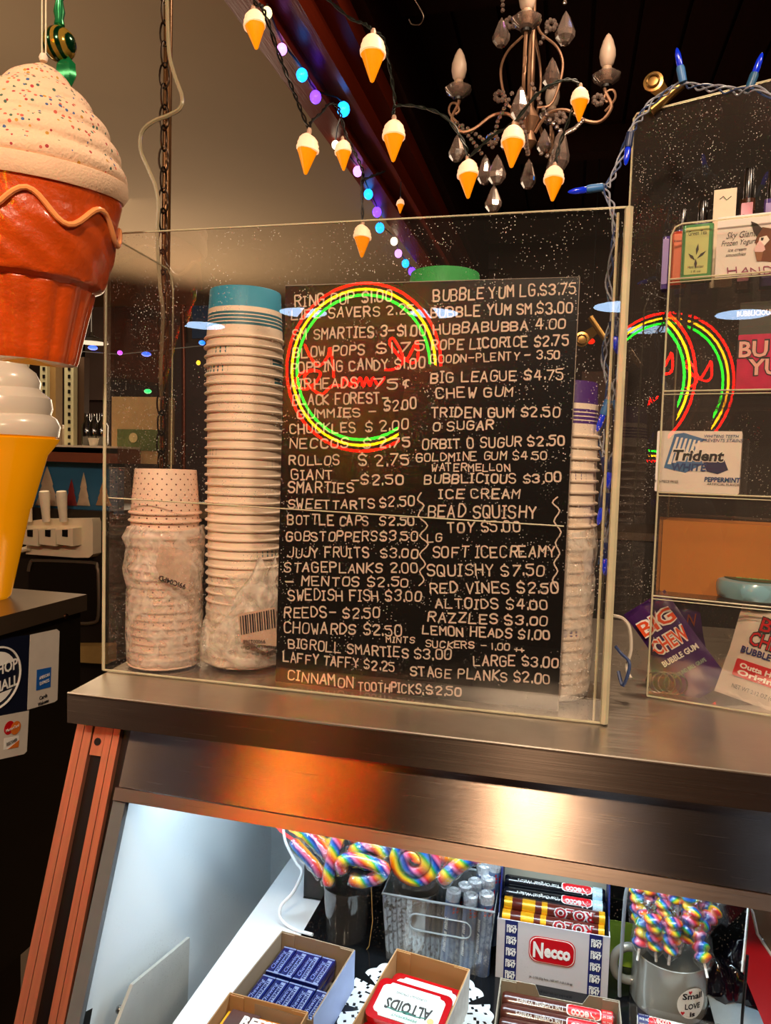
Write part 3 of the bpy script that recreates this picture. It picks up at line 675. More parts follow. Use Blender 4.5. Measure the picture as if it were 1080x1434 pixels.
cpoly(t, og, [(1062,325),(1068,318),(1080,320),(1088,335),(1086,352),(1080,367),(1066,366),(1060,350),(1058,338)], DOG, 'dog_head', -.0001)
cpoly(t, og, [(1052,310),(1060,313),(1068,320),(1060,332),(1055,324)], DOGD, 'dog_ear', -.0003)
cpoly(t, og, [(1080,318),(1094,308),(1096,326),(1086,332)], DOGD, 'dog_ear', -.0003)
cpoly(t, og, [(1064,333),(1074,330),(1078,336),(1070,345),(1062,342)], WHT, 'dog_muzzle', -.0005)
cpoly(t, og, [(1066,333),(1070,333),(1069,337),(1066,337)], INK, 'dog_nose', -.0008)
cpoly(t, og, [(1056,351),(1060,342),(1064,337),(1070,343),(1072,350),(1068,353),(1058,353)], mat('pink_cream','#ecc4c8',.6), 'cone_swirl', -.0008)
cpoly(t, og, [(1057,353),(1069,353),(1066,366),(1060,366)], mat('cone_brown','#8a5a38',.6), 'cone_cup', -.0008)
# gum packs on the second shelf (hidden clear riser)
def carton3(name, label, px0, px1, pyb, pyt, v, zf, dep, m, rz=0):
    a = cuv(px0,pyb,v); b = cuv(px1,pyt,v); t = cthing(name, label, 'box', (a.x+b.x)/2, v, zf, rz); w_ = b.x-a.x; h = b.z-zf
    MB().rbox((-w_/2,0,0),(w_/2,dep,h), .0015, 2, axis=1).build('carton', m, t, local=True, ang=30); return t, w_, h
zz = zs[1]
t, w_, h = carton3('gum_pack', 'red and pink bubble gum bag printed BUBBLE YUM at the right edge', 1030, 1100, 545, 466, .018, zz, .03, mat('pink_bag','#c21a52',.25,var=.5,scale=60,coat=.8))
for txt, zf, s_, dxx in (('BU',.66,.026,-.008),('YU',.34,.026,.006)):
    lab(t, t, txt, dxx, -.0006, h*zf-.004, s_*1.06, INK, bold=.0016); lab(t, t, txt, dxx, -.0012, h*zf-.004, s_, mat('gum_pink','#e8b0a8',.4), bold=.0006)
t2 = t
t, w2, h2 = carton3('gum_carton', 'green-black bubble gum carton lying behind the pink bubble gum bag', 1030, 1100, 545, 420, .052, zz, .05, mat('green_black','#10200f',.4,var=.9,scale=30))
q = cuv(1057,442,.052); lab(t, t, 'BUBBLICIOUS', q.x-(cuv(1030,545,.052).x+cuv(1100,420,.052).x)/2, -.0006, q.z-zz, .009, WHT, .040, bold=.0004)
zz = zs[2]
tr_, wT, hT = carton3('gum_box', 'white mint gum box with blue swirl lettered Trident White', 917, 1040, 682, 604, .012, zz, .055, mat('trident_white','#ece6e0',.45,var=.03))
org = ((cuv(917,682,.012).x+cuv(1040,604,.012).x)/2, zz)
def tp(pts, m, nm, y): return cpoly(tr_, org, pts, m, nm, y, .012)
tp([(930,655),(945,608),(958,606),(990,616),(972,622),(985,650),(960,662)], mat('swirl_blue','#4a7ab0',.4), 'swirl', -.0001)
for k in range(6):
    tp([(935+k*7,650-k*2),(948+k*6,612+k),(951+k*6,612+k),(940+k*7,650-k*2)], WHT, 'swirl_streak', -.0004)
tp([(985,648),(1000,640),(1015,645),(1020,658),(1005,664),(990,660)], mat('mint_dark','#2a2c58',.4), 'mint_dot', -.0004)
def tt(txt, px, py, size, m, wd, sh=0, bold=0, y=-.0008):
    q = cuv(px,py,.012); lab(tr_, tr_, txt, q.x-org[0], y, q.z-zz, size, m, wd, sh, bold)
tt('Trident', 976, 645, .0185, WHT, .060, .15, .0016, -.0007); tt('Trident', 976, 645, .0180, INK, .058, .15, .0006, -.0011)
tt('WHITE', 964, 659, .0125, mat('trident_blue','#2c4a80',.4), .040, .1, .0004, -.0011)
tt('WHITENS TEETH', 1010, 613, .0052, MATS['trident_blue'], .038, .2); tt("PREVENTS STAINS'", 1012, 619, .0055, MATS['trident_blue'], .046, .2)
tt('9 16-PIECE PKGS.', 934, 676, .0048, INK, .028); tt('PEPPERMINT', 1011, 675, .0078, MATS['trident_blue'], .040, .1, .0003); tt('ARTIFICIAL FLAVOR', 1013, 680, .0040, INK, .036)
# kraft box and round tape pack on the fourth shelf
zz = zs[3]
t, wK, hK = carton3('kraft_box', 'plain brown kraft box on the fourth cabinet shelf', 924, 1110, 820, 738, .040, zz, .07, mat('kraft_orange','#b9752f',.7,var=.12,scale=9))
a = cuv(1000,835,.02); 
t = cthing('tape_gum', 'round pale blue gum tape pack in front of the kraft box', 'gum pack', a.x+.046, .055-.008, zz+.001)
BLP = mat('pale_blue_plastic','#7fb0c4',.25,var=.1,coat=.5)
mb = MB(); mb.lathe([(.040,0),(.044,.002),(.046,.008),(.0465,.016),(.044,.022),(.038,.024),(.0001,.024)], (0,0,0), 48, fn=lambda r,z,a: (r + (.0008*math.sin(a*40) if .002 < z < .02 else 0), z)); mb.build('case', BLP, t, local=True)
MB().lathe([(.037,.0242),(.037,.0250),(.0001,.0252)], (0,0,0), 40).build('label', mat('tape_green','#1e4a3a',.4), t, local=True)
for i, (txt, yy, cc) in enumerate((('AWESOME',.009,'#d8b23a'),('ORIGINAL',-.003,'#e8c84a'),('BUBBLE',-.015,'#7cc07a'))):
    text_mb(txt, face_M((0,yy,.0254),(1,0,0),(0,1,0)), .011, .0002, .046, bold=.0004).build('lettering', mat('tape_ink'+str(i),cc,.4), t, local=True, smooth=False)
# pouches at the bottom
def pouch(name, label, cpx, v, zc, w_, h, th, tilt, m, lean=.0):
    q = cuv(*cpx, v); t = cthing(name, label, 'pouch', q.x, v, zc)
    t.rotation_euler = (lean, tilt, TH)
    n = 10; vs = []; 
    for s_ in (1,-1):
        for j in range(n+1):
            for i in range(n+1):
                u, k = i/n*2-1, j/n*2-1; b = max(0, (1-u**4)*(1-abs(k)**3))
                wr = .0012*math.sin(u*9+k*7)*(1-b*.3)
                vs.append((u*w_/2*(1-.04*(1-abs(k))), -s_*th*b/2 + wr - s_*.0002, (k+1)/2*h))
    fs = []; o_ = (n+1)**2
    for j in range(n):
        for i in range(n):
            q4 = (j*(n+1)+i, j*(n+1)+i+1, (j+1)*(n+1)+i+1, (j+1)*(n+1)+i); fs.append(q4); fs.append(tuple(o_+k for k in reversed(q4)))
    MB().add(vs, fs).build('bag', m, t, local=True, ang=180)
    for z0, z1 in ((0,.006),(h-.006,h)):
        mb = MB()
        for k in range(5): mb.box((-w_/2,-.0016,z0+k*.0012),(w_/2,.0016,z0+k*.0012+.0006))
        mb.build('crimp_seal', m, t, local=True, smooth=False)
    return t
PUR = mat('pouch_purple','#3c1458',.3,var=.5,scale=35,coat=.6)
pz = .012
t = pouch('gum_pouch', 'purple shredded gum pouch slumped diagonally at the bottom of the cabinet', (993,966), .035, .008, .062, .135, .016, math.radians(-38), PUR)
ORG = mat('gum_orange','#e0522a',.4)
for txt, zf, s_, m, b_ in (('BIG',.098,.026,WHT,.0022),('BIG',.098,.026,ORG,.0004),('CHEW',.070,.026,WHT,.0022),('CHEW',.070,.026,ORG,.0004),('BUBBLE GUM',.054,.010,WHT,.0003)):
    M = face_M((0,-.0088-(.0004 if b_ < .001 else 0),zf),(1,0,0),(0,0,1)); text_mb(txt, M, s_, .0003, .048 if len(txt) < 6 else .050, bold=b_).build('lettering', m, t, local=True, smooth=False)
text_mb('GROUND BALL GRAPE', face_M((0,-.0088,.036),(1,0,0),(0,0,1)), .007, .0003, .046).build('lettering', mat('mint_ink','#a8d0b0',.5), t, local=True, smooth=False)
t = pouch('gum_pouch', 'second dark purple gum pouch behind the slumped one', (955,930), .085, .012, .075, .10, .014, math.radians(-12), PUR)
text_mb('CHEW', face_M((.005,-.0082,.066),(1,0,0),(0,0,1)), .024, .0003, .055).build('lettering', mat('dull_orange','#8a3a24',.5), t, local=True, smooth=False)
t = pouch('gum_pouch', 'white and red shredded gum pouch leaning right at the bottom right', (1052,976), .030, .004, .085, .115, .016, math.radians(13), mat('pouch_white','#d8ccc0',.4,var=.08,coat=.4))
for txt, zf, s_, m, b_, wd in (('BIG',.092,.024,INK,.0014,.036),('BIG',.092,.024,RED,.0002,.034),('CHEW',.072,.024,INK,.0014,.050),('CHEW',.072,.024,RED,.0002,.048),('BUBBLE GUM',.060,.011,NAVY,.0004,.058),('NET WT 2.12 OZ (60g)',.014,.0075,INK,0,.052)):
    text_mb(txt, face_M((0,-.0088-(.0004 if b_ < .001 else 0),zf),(1,0,0),(0,0,1)), s_, .0003, wd, bold=b_).build('lettering', m, t, local=True, smooth=False)
poly2(face_M((0,-.0088,.040),(1,0,0),(0,0,1)), rrect(0,0,.060,.022,.002), .0003).build('red_panel', RED, t, local=True, smooth=False)
for txt, zf in (("Outta Here",.041),("Original",.032)): text_mb(txt, face_M((0,-.0093,zf),(1,0,0),(0,0,1)), .009, .0003, .050, bold=.0003).build('lettering', WHT, t, local=True, smooth=False)
mb = MB(); q = cuv(945,955,.022)
for k in range(4): mb.tube([(q.x-.02+k*.007+.014*math.cos(a_*PI/8), .02+k*.002, .016+.014*math.sin(a_*PI/8)) for a_ in range(16)], .0009, 5, closed=True)
mb.v = [tuple(cw(v)) for v in mb.v]; tag(mb.build('metal_coil', mat('coil_steel','#8a8480',.25,1)), 'small metal coil lying beside the purple gum pouch', 'coil')
# bulldog clips
def clip(label, pos, rx, ry, rz, s=1.0):
    t = thing('bulldog_clip', label, 'clip', pos); t.rotation_euler = (rx, ry, rz)
    BR = mat('brass_clip', '#a8824c', .3, .9, var=.25, scale=60)
    MB().rbox((-.019*s,-.006*s,-.008*s),(.019*s,.006*s,0), .003*s, axis=0).build('jaw', BR, t, local=True)
    mb = MB(); mb.prism([(-.006*s,-.001*s,0),(.006*s,-.001*s,0),(.0085*s,.004*s,.018*s),(-.0085*s,.004*s,.018*s)], (0,.0012*s,0)); mb.build('arm', BR, t, local=True)
    mb = MB(); M = Matrix.Rotation(PI/2, 3, 'X')
    mb.lathe([(.004*s,-.002*s),(.0105*s,-.001*s),(.0105*s,.001*s),(.004*s,.002*s)], (0,.003*s,.022*s), 20, M=M); mb.build('handle', BR, t, local=True)
    MB().tube([(.0065*s*math.cos(k*PI/6), -.0005*s, .022*s+.0065*s*math.sin(k*PI/6)) for k in range(12)], .001*s, 5, closed=True).build('handle_ring', BR, t, local=True)
    return t
clip('brass bulldog clip gripping the corner of the tall cabinet back pane', cw(cuv(931,133,DV-.004)), 0, math.radians(-36), TH, 1.25)
clip('brass bulldog clip lower between the price board and blue light cord', at(834,462,1,.14), 0, math.radians(-125), 0, .9)
# ================================================================ BLUE LIGHT STRING
WIRE = mat('blue_wire','#33456e',.45,var=.3,scale=80); WIREG = mat('grey_wire','#8a8f9c',.5,var=.3,scale=80); DUSTW = mat('dusty_wire','#9a9080',.8)
sl = thing('blue_light_string', 'dusty blue mini light string draped over the cabinet and down between both acrylic boxes', 'string lights', (.68,.1,1.25))
def W3(pts): return [at(a_, b_, 1, y_) for a_, b_, y_ in pts]
path1 = W3([(1095,145,.02),(1062,126,.04),(1035,128,.06),(1005,124,.08),(975,122,.10),(955,118,.115),(935,128,.12),(912,145,.12),(897,165,.11),(884,185,.10),(872,215,.09),(862,240,.08),(850,262,.07),(845,262,.06),(856,285,.05),(862,320,.05),(858,360,.06),(852,400,.08),(860,440,.08),(850,475,.08),(846,505,.09),(853,540,.08),(848,580,.08),(842,620,.09),(850,660,.08),(843,700,.08),(848,750,.08),(842,790,.08)])
sp_ = smooth_path(path1, 6)
for k, m in ((0,WIREG),(1,WIRE),(2,WIREG)):
    pts = []
    for i, p in enumerate(sp_):
        a_ = i*.55 + k*2.1; pts.append(p + Vector((math.cos(a_)*.0032, math.sin(a_*1.3)*.002, math.sin(a_)*.0032)))
    MB().tube(pts, .0011, 5).build('wire', m, sl)
def bulb(px, py, y, dx, dz, sock='#3f78b8'):
    p = at(px, py, 1, y); d = Vector((dx,-.1,dz)).normalized(); q = d.to_track_quat('Z','Y').to_matrix()
    s_ = MB().lathe([(.003,0),(.0045,.001),(.0048,.016),(.004,.019),(.0001,.019)], p, 12, M=q).build('socket', mat('blue_socket'+sock, sock, .4, var=.2), sl)
    MB().lathe([(.0032,.019),(.0036,.022),(.0033,.032),(.0018,.038),(.0001,.040)], p, 10, M=q).build('bulb', mat('blue_bulb','#1230c8',.15,emit='#1540ff',es=.12,coat=1), sl)
bulb(957,116,.10,-.25,1); bulb(1048,128,.06,.3,1,'#2a5a80'); bulb(845,262,.055,-1,-.12); bulb(883,185,.09,-.1,-1,'#1a2a50'); bulb(852,560,.075,-.3,-1); bulb(846,640,.075,.2,-1,'#1a2a60'); bulb(849,690,.07,-.2,-1,'#1a2a60'); bulb(845,760,.07,.1,-1,'#1a2a60'); bulb(857,450,.07,.2,-1,'#1a2a50')
cord = W3([(858,862,.10),(872,866,.11),(882,880,.11),(884,910,.11),(878,935,.11),(884,950,.10)]); MB().tube(smooth_path(cord,5), .0022, 6).build('loose_wire', mat('cream_cord','#c9bfae',.5), sl)
cord = W3([(862,905,.11),(870,915,.11),(882,930,.10),(873,960,.10),(866,940,.11)]); MB().tube(smooth_path(cord,5), .0022, 6).build('loose_wire', WIRE, sl)
# ================================================================ NEON SIGN AND CEILING LAMPS OF THE SHOP BEHIND THE VIEWER
DN = 2.9
nc = CAM + ray(507,515)*DN; NY = -nc.y; NC = Vector((nc.x, NY, nc.z)); RN = 112/1036*DN
ns = thing('neon_sign', 'round neon sign with red, yellow and green rings around red script, mirrored in the acrylic', 'neon sign', NC)
def neon(name, col, st): return mat(name, col, .3, emit=col, es=st, var=0)
NR, NYL, NG = neon('neon_red','#ff0a06',34), neon('neon_yellow','#ffb000',20), neon('neon_green','#10ff28',17)
for k, (m, r) in enumerate(((NR,1.0),(NYL,.930),(NG,.862))):
    pts = [(NC.x+RN*r*math.cos(a_/60*2*PI), NC.y, NC.z+RN*r*1.04*math.sin(a_/60*2*PI)) for a_ in range(60)]
    MB().tube(pts, .0050, 8, closed=True).build(('red_ring','yellow_ring','green_ring')[k], m, ns)
mb = MB(); MB().tube([(NC.x+RN*1.08*math.cos(a_/40*2*PI), NC.y-.03, NC.z+RN*1.1*math.sin(a_/40*2*PI)) for a_ in range(40)], .012, 6, closed=True).build('frame', BLACK, ns)
for s_ in (-1, 1): MB().tube([(NC.x+s_*.15,NC.y-.03,NC.z+.3),(NC.x+s_*.15,NC.y-.03,2.78)], .002, 5).build('hanging_wire', BLACK, ns)
def cp(cx_, cy_):
    q = CAM + ray(380+.2301*cx_, 370+.2301*cy_); r = q-CAM; t_ = (-NY-CAM.y)/r.y; q = CAM + r*t_; return Vector((q.x, -q.y, q.z))
for pts in ([(205,490),(235,560),(290,620),(345,560),(355,510),(375,600),(380,690)], [(260,640),(190,660),(150,700),(150,740),(210,760),(270,720),(300,660),(240,650),(200,690),(250,760),(310,790),(370,740),(430,740)],
            [(430,740),(450,690),(480,745),(500,690),(515,745),(540,690),(560,745),(580,690),(600,740),(620,690),(650,735),(690,690)], [(690,640),(740,640),(800,600),(760,540),(720,480),(740,450),(780,510),(820,580),(870,500),(888,470),(892,570),(860,600),(810,580),(770,560)]):
    MB().tube(smooth_path([cp(*p) for p in pts], 4), .0048, 6).build('script_tube', NR, ns)
DL = mat('lamp_diffuser','#bcd8ff',.5,emit='#b4d6ff',es=6.5,var=0); LF = mat('lamp_rim','#c8c4be',.4)
dspots = [(-3.659,-5.25),(-2.615,-5.225),(-1.507,-4.769),(-.48,-4.899),(.9,-4.8),(2.1,-4.6)]
d0 = None
for x, y in dspots:
    if d0 is None:
        d0 = thing('ceiling_lamp', 'round flush white ceiling lamp of the shop behind the viewer, mirrored in the acrylic', 'ceiling lamp', (x,y,2.72), 0, 'round ceiling lamps behind the viewer')
        MB().lathe([(.19,.03),(.20,.028),(.20,.0),(.19,-.002)], (0,0,0), 32).build('rim', LF, d0, local=True)
        MB().lathe([(.0001,-.004),(.188,-.003),(.188,.0)], (0,0,0), 32).build('diffuser', DL, d0, local=True)
    else: dup(d0, (x,y,2.72))
# the photographer, standing behind the viewpoint
def person():
    t = thing('person', 'person in dark clothes standing behind the viewpoint, seen only as a dark reflection', 'person', (.20,-1.16,0))
    me = bpy.data.meshes.new('body')
    J = [((0,0,.95),.13),((0,0,1.12),.125),((0,0,1.30),.15),((0,0,1.43),.13),((0,0,1.52),.055),((0,.01,1.60),.075),((0,.012,1.70),.092),((0,.005,1.77),.065),
         ((-.17,0,1.42),.06),((-.22,0,1.16),.045),((-.20,.10,.93),.034),((-.19,.13,.86),.03),((.17,0,1.42),.06),((.24,-.02,1.18),.045),((.31,.15,1.34),.034),((.345,.19,1.42),.03),
         ((-.09,0,.90),.09),((-.10,.01,.50),.06),((-.10,0,.08),.042),((-.10,.12,.035),.035),((.09,0,.90),.09),((.10,.01,.50),.06),((.10,0,.08),.042),((.10,.12,.035),.035)]
    Ed = [(0,1),(1,2),(2,3),(3,4),(4,5),(5,6),(6,7),(3,8),(8,9),(9,10),(10,11),(3,12),(12,13),(13,14),(14,15),(0,16),(16,17),(17,18),(18,19),(0,20),(20,21),(21,22),(22,23)]
    b = len(J)
    for side, base in ((-1, 11), (1, 15)):
        bx, by, bz = J[base][0]
        for k in range(5):
            o_ = (k-2)*.016; up = 1 if side == 1 else -1
            l_ = (.045,.06,.066,.06,.048)[k]
            a1 = (bx+o_, by+.012, bz+up*.03) if k else (bx+o_-side*.012, by+.01, bz+up*.012)
            a2 = (bx+o_*1.1, by+.026, bz+up*(.03+l_*.7)) if k else (bx-side*.05, by+.03, bz+up*.04)
            J += [(a1,.009),(a2,.0075)]; Ed += [(base, len(J)-2), (len(J)-2, len(J)-1)]
    me.from_pydata([j[0] for j in J], Ed, []); o = bpy.data.objects.new('body', me); C.objects.link(o); o.parent = t
    sk = o.modifiers.new('skin', 'SKIN'); sk.use_smooth_shade = True
    if not me.skin_vertices: me.attributes.new('x','FLOAT','POINT')
    for i, j in enumerate(J): me.skin_vertices[0].data[i].radius = (j[1], j[1]*(.75 if i < 4 else 1))
    me.skin_vertices[0].data[0].use_root = True
    ss = o.modifiers.new('sub', 'SUBSURF'); ss.levels = 1; ss.render_levels = 2
    me.materials.append(mat('dark_clothes','#0c0b0d',.9))
    SK = mat('skin','#8a5a44',.6)
    MB().lathe([(.0001,1.57),(.045,1.58),(.070,1.63),(.078,1.69),(.074,1.75),(.05,1.79),(.0001,1.80)], (0,.022,0), 20).build('face', SK, t, local=True)
    MB().lathe([(.085,1.66),(.094,1.70),(.092,1.76),(.06,1.80),(.0001,1.812)], (0,.002,0), 20).build('hair', mat('dark_hair','#0e0908',.8), t, local=True)
    for s_ in (-1,1): MB().ball((s_*.03,.097,1.69), .009).build('eye', mat('eye_white','#c8c0b8',.3), t, local=True); MB().ball((s_*.082,.02,1.68), .018, sz=1.5).build('ear', SK, t, local=True)
    MB().lathe([(.0001,.03),(.006,.02),(.012,0),(.0001,-.002)], (0,.1,1.655), 8).build('nose', SK, t, local=True)
    MB().tube([(-.02,.097,1.63),(0,.102,1.628),(.02,.097,1.63)], .005, 6).build('mouth', mat('lips','#7a3a34',.5), t, local=True)
try: person()
except Exception as e: print('person failed', e)
# ================================================================ BIG HANGING ORNAMENT, TOP LEFT
oc = at(40,507,1,-.10); OX, OY = oc.x, -.10
ztip = at(62,80,1,-.10).z; zbot = at(50,507,1,-.10).z
on = thing('cupcake_ornament', 'giant hanging cupcake cone ornament with sprinkled cream swirl at top left', 'ornament', (OX,OY,zbot))
HT = ztip-zbot; px2m = HT/427.0
MO = Matrix.Rotation(math.radians(3.4), 3, 'Y')
def zz_(py): return HT*(1-(py-80)/427.0)
def swirl(r, z, a):
    k = (HT - z); ph = (z/.026 - a/(2*PI)); f = ph - math.floor(ph)
    bul = math.sin(f*PI)**.6; amp = .0065 if z < zz_(95) else .001
    return r*(1) + amp*(bul-.5), z
prof = []
for py, rp in ((250,113),(240,119),(225,118),(205,113),(190,106),(172,97),(155,86),(138,72),(120,55),(105,39),(92,22),(84,11),(80,3)):
    prof.append((rp*px2m, zz_(py+8)))
pp = []
for (a0, b0) in zip(prof, prof[1:]):
    for k in range(5): u = k/5; pp.append((a0[0]*(1-u)+b0[0]*u, a0[1]*(1-u)+b0[1]*u))
pp.append(prof[-1]); pp = [(.0001, pp[0][1]-.004),(pp[0][0]*.96, pp[0][1]-.006)] + pp
def cream_mat():
    m, nt, N, L, P = new_mat('sprinkled_cream'); P.inputs['Roughness'].default_value = .7
    tc = N.new('ShaderNodeTexCoord'); vo = N.new('ShaderNodeTexVoronoi'); vo.inputs['Scale'].default_value = 175; L.new(tc.outputs['Object'], vo.inputs['Vector'])
    lt = N.new('ShaderNodeMath'); lt.operation = 'LESS_THAN'; lt.inputs[1].default_value = .32; L.new(vo.outputs['Distance'], lt.inputs[0])
    sp = N.new('ShaderNodeSeparateColor'); L.new(vo.outputs['Color'], sp.inputs[0])
    se = N.new('ShaderNodeSeparateXYZ'); L.new(tc.outputs['Object'], se.inputs[0])
    mr = N.new('ShaderNodeMapRange'); mr.inputs[1].default_value = zz_(275); mr.inputs[2].default_value = zz_(190); mr.inputs[3].default_value = 0.02; mr.inputs[4].default_value = .72; L.new(se.outputs[2], mr.inputs[0])
    l2 = N.new('ShaderNodeMath'); l2.operation = 'LESS_THAN'; L.new(sp.outputs[0], l2.inputs[0]); L.new(mr.outputs[0], l2.inputs[1])
    mu = N.new('ShaderNodeMath'); mu.operation = 'MULTIPLY'; L.new(lt.outputs[0], mu.inputs[0]); L.new(l2.outputs[0], mu.inputs[1])
    cr = N.new('ShaderNodeValToRGB'); cr.color_ramp.interpolation = 'CONSTANT'; L.new(sp.outputs[1], cr.inputs[0])
    E_ = cr.color_ramp.elements; E_[0].color = (*hexc('#c05a48'),1); E_[1].position = .3; E_[1].color = (*hexc('#3c5c50'),1)
    for p, c in ((.5,'#b8862c'),(.65,'#a83238'),(.85,'#3a5a8a')): e = E_.new(p); e.color = (*hexc(c),1)
    mx = N.new('ShaderNodeMix'); mx.data_type = 'RGBA'; L.new(mu.outputs[0], mx.inputs[0]); mx.inputs[6].default_value = (*hexc('#e4bf9e'),1); L.new(cr.outputs[0], mx.inputs[7])
    L.new(mx.outputs[2], P.inputs['Base Color'])
    b = N.new('ShaderNodeBump'); b.inputs['Strength'].default_value = .5; b.inputs['Distance'].default_value = .002
    n2 = N.new('ShaderNodeTexNoise'); n2.inputs['Scale'].default_value = 300; L.new(tc.outputs['Object'], n2.inputs['Vector']); L.new(n2.outputs[0], b.inputs['Height']); L.new(b.outputs[0], P.inputs['Normal'])
    return m
MB().lathe(pp, (0,0,0), 64, M=MO, fn=swirl).build('cream_swirl', cream_mat(), on, local=True, ang=180)
MB().lathe([(.06,zz_(258)),(118*px2m,zz_(262)),(124*px2m,zz_(252)),(122*px2m,zz_(236)),(110*px2m,zz_(230)),(.05,zz_(228))], (0,0,0), 64, M=MO, fn=lambda r,z,a:(r, z-.012*math.sin(a*1+2.6))).build('cream_rim', mat('cream_plain','#e2bd9c',.75,bump=.4,bscale=400), on, local=True)
TOF = mat('glazed_orange','#b8460f',.34,var=.4,scale=30,bump=.5,bscale=140,coat=.7)
def scal(r, z, a):
    if z > zz_(300): return r*(1), z
    return r, z
cone = []
for py, rp in ((248,113),(268,116),(290,112),(300,111),(325,111),(350,107),(375,101),(392,96),(398,84),(405,83),(440,76),(475,70),(500,66),(506,64)):
    cone.append((rp*px2m, zz_(py)))
cc = []
for (a0, b0) in zip(cone, cone[1:]):
    for k in range(4): u = k/4; cc.append((a0[0]*(1-u)+b0[0]*u, a0[1]*(1-u)+b0[1]*u))
cc.append(cone[-1]); cc.append((.0001, cone[-1][1]+.004)); cc.reverse()
def cfn(r, z, a):
    if z < zz_(398) and r > .01: r = r*(1 + .055*abs(math.sin(a*7)) - .03)
    elif zz_(392) < z < zz_(300): r = r*(1+.012*math.sin(a*11+z*200))
    return r, z
MB().lathe(cc, (0,0,0), 112, M=MO, fn=cfn).build('wafer_cup', TOF, on, local=True, ang=60)
wv = []
for i in range(96):
    a_ = i/96*2*PI; zr = zz_(310) + .014*math.cos(a_*7+.6); rr = (113)*px2m + .0012; wv.append(MO @ Vector((rr*math.cos(a_), rr*math.sin(a_), zr)))
MB().tube(wv, .0032, 8, closed=True).build('wavy_drip', mat('drip_orange','#f09a5c',.25,coat=.6), on, local=True)
tipw = Vector((OX,OY,zbot)) + MO @ Vector((0,0,HT))
MB().lathe([(.004,0),(.005,.004),(.0035,.008),(.0001,.009)], tipw - Vector((0,0,.004)), 10).build('hook_cap', mat('cream_plain2','#ead2bc',.7), on)
for dx in (-.002,.003): MB().tube([tipw+Vector((dx,0,.004)), Vector((tipw.x+dx+.0015, OY, 2.75))], .0009, 5).build('hanging_cord', mat('pale_cord','#d8cfae',.6), on)
# green and gold bauble behind it
bc = at(83,62,1,.10); tb = thing('bauble', 'striped green and gold glass bauble with leaves hanging behind the giant cone', 'bauble', bc)
def bau():
    m, nt, N, L, P = new_mat('green_gold_glass'); P.inputs['Roughness'].default_value = .15; P.inputs['Metallic'].default_value = .6
    tc = N.new('ShaderNodeTexCoord'); wv_ = N.new('ShaderNodeTexWave'); wv_.inputs['Scale'].default_value = 28; wv_.inputs['Distortion'].default_value = 2; L.new(tc.outputs['Object'], wv_.inputs[0])
    cr = N.new('ShaderNodeValToRGB'); L.new(wv_.outputs[0], cr.inputs[0]); cr.color_ramp.elements[0].color = (*hexc('#0c3a22'),1); cr.color_ramp.elements[1].color = (*hexc('#c09a40'),1); cr.color_ramp.elements[0].position = .4; cr.color_ramp.elements[1].position = .6
    L.new(cr.outputs[0], P.inputs['Base Color']); return m
MB().ball((0,0,0), .0235, 20, 14).build('ball', bau(), tb, local=True)
GL = mat('green_foil','#1c7a46',.25,.5,var=.4,scale=120)
MB().lathe([(.004,.022),(.0075,.026),(.006,.034),(.008,.044),(.005,.060),(.007,.064),(.0001,.066)], (0,0,0), 12).build('top_ribbon', GL, tb, local=True)
for sx, ln in ((.012,-.058),(.020,-.045)):
    MB().lathe([(.0001,0),(.009,-.012),(.010,-.028),(.005,-.040),(.0001,ln)][::-1], (sx-.005,0,-.018), 8, fn=lambda r,z,a:(r*(1+.3*math.cos(a*2)),z)).build('leaf', GL, tb, local=True)
MB().tube([(0,0,.064),(0,0,2.75-bc.z)], .0006, 4).build('thread', MATS['pale_cord'], tb, local=True)
# ================================================================ YELLOW SOFT SERVE LAMP ON THE STAND
lp = at(-14,838,2,1.251); tl_ = thing('soft_serve_lamp', 'large yellow plastic soft serve cone with white swirl standing on the left stand', 'lamp', lp)
k = (lp-CAM).length/1036*.985
YEL = mat('yellow_plastic','#ec9a0c',.22,var=.06,scale=8,coat=.5,emit='#ff9a08',es=.22); SWH = mat('swirl_plastic','#d9cdbc',.25,var=.05,scale=8,coat=.4)
MB().lathe([(.0001,0),(20*k,0),(24*k,4*k),(46*k,112*k),(48*k,114*k),(66*k,180*k),(78*k,196*k),(80*k,200*k),(70*k,203*k)], (0,0,0), 48).build('cone', YEL, tl_, local=True)
MB().lathe([(60*k,200*k),(79*k,203*k),(81*k,212*k),(76*k,222*k),(70*k,226*k),(72*k,234*k),(70*k,246*k),(60*k,254*k),(57*k,258*k),(58*k,266*k),(52*k,278*k),(44*k,284*k),(42*k,288*k),(40*k,298*k),(30*k,312*k),(16*k,322*k),(.0001,326*k)], (0,0,0), 48, fn=lambda r,z,a:(r, z+ (4*k*math.sin(a+1) if z > 205*k else 0))).build('swirl', SWH, tl_, local=True)
cdp = [at(x_, y_, 1, lp.y+.05) for x_, y_ in ((26,585),(24,560),(30,540),(36,520),(42,500),(40,460))]
mb = MB(); mb.tube(smooth_path(cdp,4), .0028, 6); mb.build('cord', mat('pale_twist','#cfc4a4',.5), tl_)
